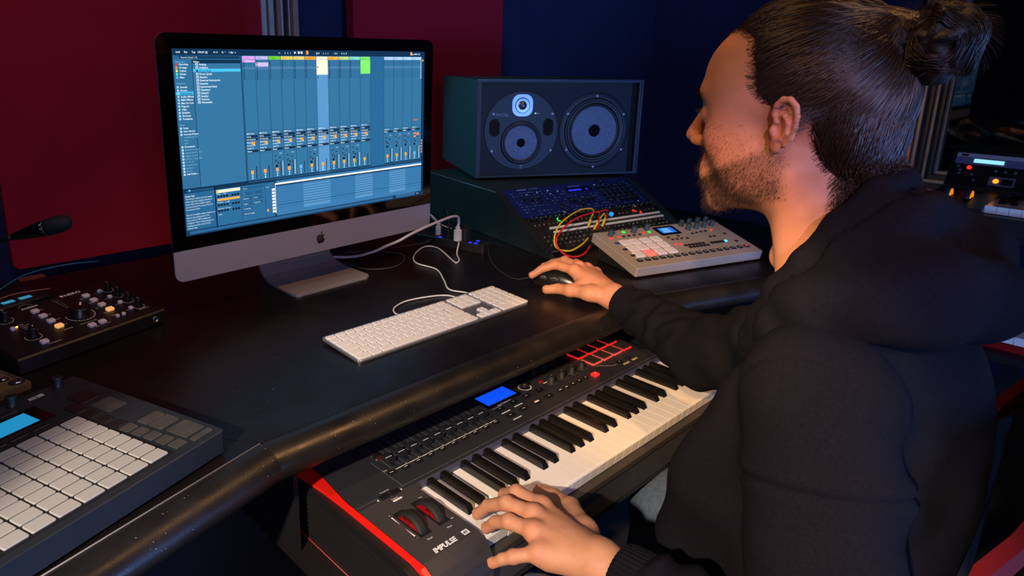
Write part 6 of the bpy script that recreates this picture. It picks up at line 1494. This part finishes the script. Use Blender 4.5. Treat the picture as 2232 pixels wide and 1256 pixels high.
# hood lying on the back, with its rim standing round the neck
rimL = [(A3(0, -.598, .168), .012), (A3(-.037, -.613, .178), .0135), (A3(-.072, -.634, .220), .0145), (A3(-.088, -.655, .262), .0145), (A3(-.094, -.678, .298), .0140), (A3(-.083, -.699, .338), .0135), (A3(-.045, -.718, .372), .0130), (A3(0, -.727, .382), .0130)]
def hoodpart(P):
    q = P.copy(); q[:, 0] = -np.abs(q[:, 0])
    d = s_chain(q, rimL, .010)
    body = s_chain(q, [(A3(-.060, -.622, .182), .016), (A3(-.098, -.668, .226), .024), (A3(-.110, -.705, .262), .032), (A3(-.104, -.745, .284), .040), (A3(-.072, -.775, .286), .045), (A3(0, -.800, .275), .052)], .03)
    body = smin(body, s_chain(q, [(A3(-.086, -.672, .270), .016), (A3(-.086, -.712, .318), .020), (A3(-.045, -.742, .342), .022), (A3(0, -.752, .345), .024)], .02), .035)
    body = body+nz(P, 24, 1)*.0035+.0032*np.sin((P @ A3(30, 22, 62))+nz(P, 15)*1.6)
    bag = s_ell(P, (0, -.790, .346), (.042, .022, .026)); body = smax(body, -bag, .022)
    cz = P @ A3(.2, .55, -.81); body = body+.0014*np.sin(cz*95+nz(P, 18)*1.5)*np.exp(-((P-A3(-.09, -.72, .25))**2).sum(1)/.006)
    d2 = smin(d, body, .010)
    d2 = d2+.0034*np.exp(-((d-.0085)/.0016)**2)
    d2 = smax(d2, -s_cap(P, HO+A3(0, .010, -.06), HO+A3(0, -.070, -.205), .064, .052), .006)
    return d2
GV, GF = surfnet(hoodpart, (-.19, -.90, .15), (.19, -.52, .44), .0034)
base_ = A3(.02, -.80, -.76)
ho = link('hoodie', np_mesh('hoodie', OV-base_, OF, [HOOD]), man)
link('hood', np_mesh('hood', GV-base_, GF, [HOOD]), ho)
for (w0, w1, r0) in ((FWL, CBL, .0375), (FWR, CBR, .0370)):
    a = Vector(w0); b = Vector(w1); u = (a-b).normalized(); TQ = u.to_track_quat('Z', 'Y').to_matrix().to_4x4(); TQ.translation = a-u*.045
    nn = 84; vs = []; fs = []
    for j, (rr2, z) in enumerate(((r0+.0016, 0), (r0+.0022, .010), (r0+.0010, .030), (r0-.0006, .048), (r0-.0022, .0530), (r0-.0060, .0530), (r0-.0075, .046))):
        for k in range(nn):
            q = 2*math.pi*k/nn; rx = rr2+(.0006 if k % 2 else -.0006)*(j < 5); vs.append(tuple(TQ @ Vector((rx*math.cos(q), rx*math.sin(q), z))))
    for j in range(6):
        for k in range(nn): fs.append((j*nn+k, j*nn+(k+1) % nn, (j+1)*nn+(k+1) % nn, (j+1)*nn+k))
    MB().use(HOOD).add(vs, fs).build('ribbed_cuff', ho, world=True)
# ---------------------------------------------------------------- trousers and shoes
JEAN = mat('blue_denim', (84, 96, 112), .85, bump=.6, bscale=900, var=.2, vscale=120)
def jeans(P):
    d = s_ell(P, (.01, -.86, -.30), (.17, .14, .10))
    for sx, kx, kz in ((-1, -.15, -.320), (1, .23, -.30)):
        d = smin(d, s_cap(P, (.01+sx*.085, -.84, -.315), (kx, -.40, kz), .082, .066), .03)
        d = smin(d, s_cap(P, (kx, -.40, kz), (kx+.01, -.36, -.66), .062, .048), .03)
    return d+nz(P, 40)*.003
JV, JF = surfnet(jeans, (-.28, -1.05, -.74), (.36, -.28, -.15), .009)
link('trousers', np_mesh('trousers', JV-base_, JF, [JEAN]), man)
for kx in (-.14, .24):
    mb = MB().use(BLACKP); mb.rbox(kx, -.32, .095, .27, -.7595, -.735, .04, .004, 5); mb.rbox(kx, -.34, .085, .22, -.735, -.69, .038, .012, 5, .006); mb.build('shoe', man, world=True)

# ================================================================== CHAIR
chr_ = thing('swivel_chair', 'black padded swivel chair with bright red piping behind the man', 'chair', (.06, -.80, -.76))
CB = mat('chair_black', (16, 15, 17), .6, bump=.3); CRD = mat('chair_red', (96, 4, 8), .7, spec=.2)
mb = MB().use(CB); mb.rbox(.04, -.74, .50, .48, -.44, -.375, .06, .02, 5, .01); mb.build('seat', chr_, world=True)
def cback(P):
    c_, s_ = math.cos(.16), math.sin(.16); q = P-A3(.20, -.925, -.10); R_ = np.array([[c_, -s_, 0], [s_, c_, 0], [0, 0, 1]], np.float32); q = q @ R_
    dx = np.abs(q[:, 0])-.21+.10*np.clip(q[:, 2], 0, 1); dy = np.abs(q[:, 1]+q[:, 0]**2*-.5)-.022; dz = np.abs(q[:, 2])-.20
    m_ = np.stack([np.maximum(dx, 0), np.maximum(dy, 0), np.maximum(dz, 0)], 1); return np.sqrt((m_*m_).sum(1))+np.minimum(np.maximum.reduce([dx, dy, dz]), 0)-.028
KV, KF = surfnet(cback, (-.12, -1.08, -.40), (.52, -.75, .18), .008)
link('backrest', np_mesh('backrest', KV-A3(.06, -.80, -.76), KF, [CB]), chr_)
def band(pts, wd, name='red_piping'):
    vs = []; fs = []
    for i, (p, q) in enumerate(pts):
        p, q = Vector(p), Vector(q); n_ = (q-p).cross(Vector((1, 0, 0))); vs += [tuple(p), tuple(q), tuple(q+Vector((.0, -.012, -.004))), tuple(p+Vector((.0, -.012, -.004)))]
    for i in range(len(pts)-1):
        for k in range(4): fs.append((4*i+k, 4*(i+1)+k, 4*(i+1)+(k+1) % 4, 4*i+(k+1) % 4))
    fs += [(3, 2, 1, 0), tuple(range(4*len(pts)-4, 4*len(pts)))]
    MB().use(CRD).add(vs, fs).build(name, chr_, world=True)
band([((.54, -.812, .006), (.492, -.784, -.041)), ((.356, -.826, .078), (.353, -.83, .052)), ((.315, -.803, .046), (.312, -.803, .026)), ((.27, -.80, .035), (.27, -.80, .018)), ((.20, -.80, .01), (.20, -.80, -.01))], .02)
band([((-.06, -.892, .115), (-.085, -.890, .085)), ((-.105, -.882, .098), (-.118, -.876, .066)), ((-.15, -.866, .082), (-.150, -.862, .048))], .02)

for (x, y) in ((.04, -.74),):
    MB().use(BLACKP).cyl((x, y, -.70), .03, .26, 16).build('gas_lift', chr_, world=True)
for k in range(5):
    a = 2*math.pi*k/5+.3; MB().use(BLACKP).tube([(.04, -.74, -.69), (.04+.28*math.cos(a), -.74+.28*math.sin(a), -.715)], [.025, .015], 8).build('leg', chr_, world=True)
    MB().use(RUBBER).lathe([(.010, -.022), (.026, -.020), (.026, .020), (.010, .022)], 18, (.04+.28*math.cos(a), -.74+.28*math.sin(a), -.733), Matrix.Rotation(math.pi/2, 4, 'X')).build('caster', chr_, world=True)
for sx in (-.24, .32):
    if sx > 0: MB().use(CB).tube([(sx, -.86, -.40), (sx, -.86, -.20)], .016, 8).build('armrest_post', chr_, world=True)
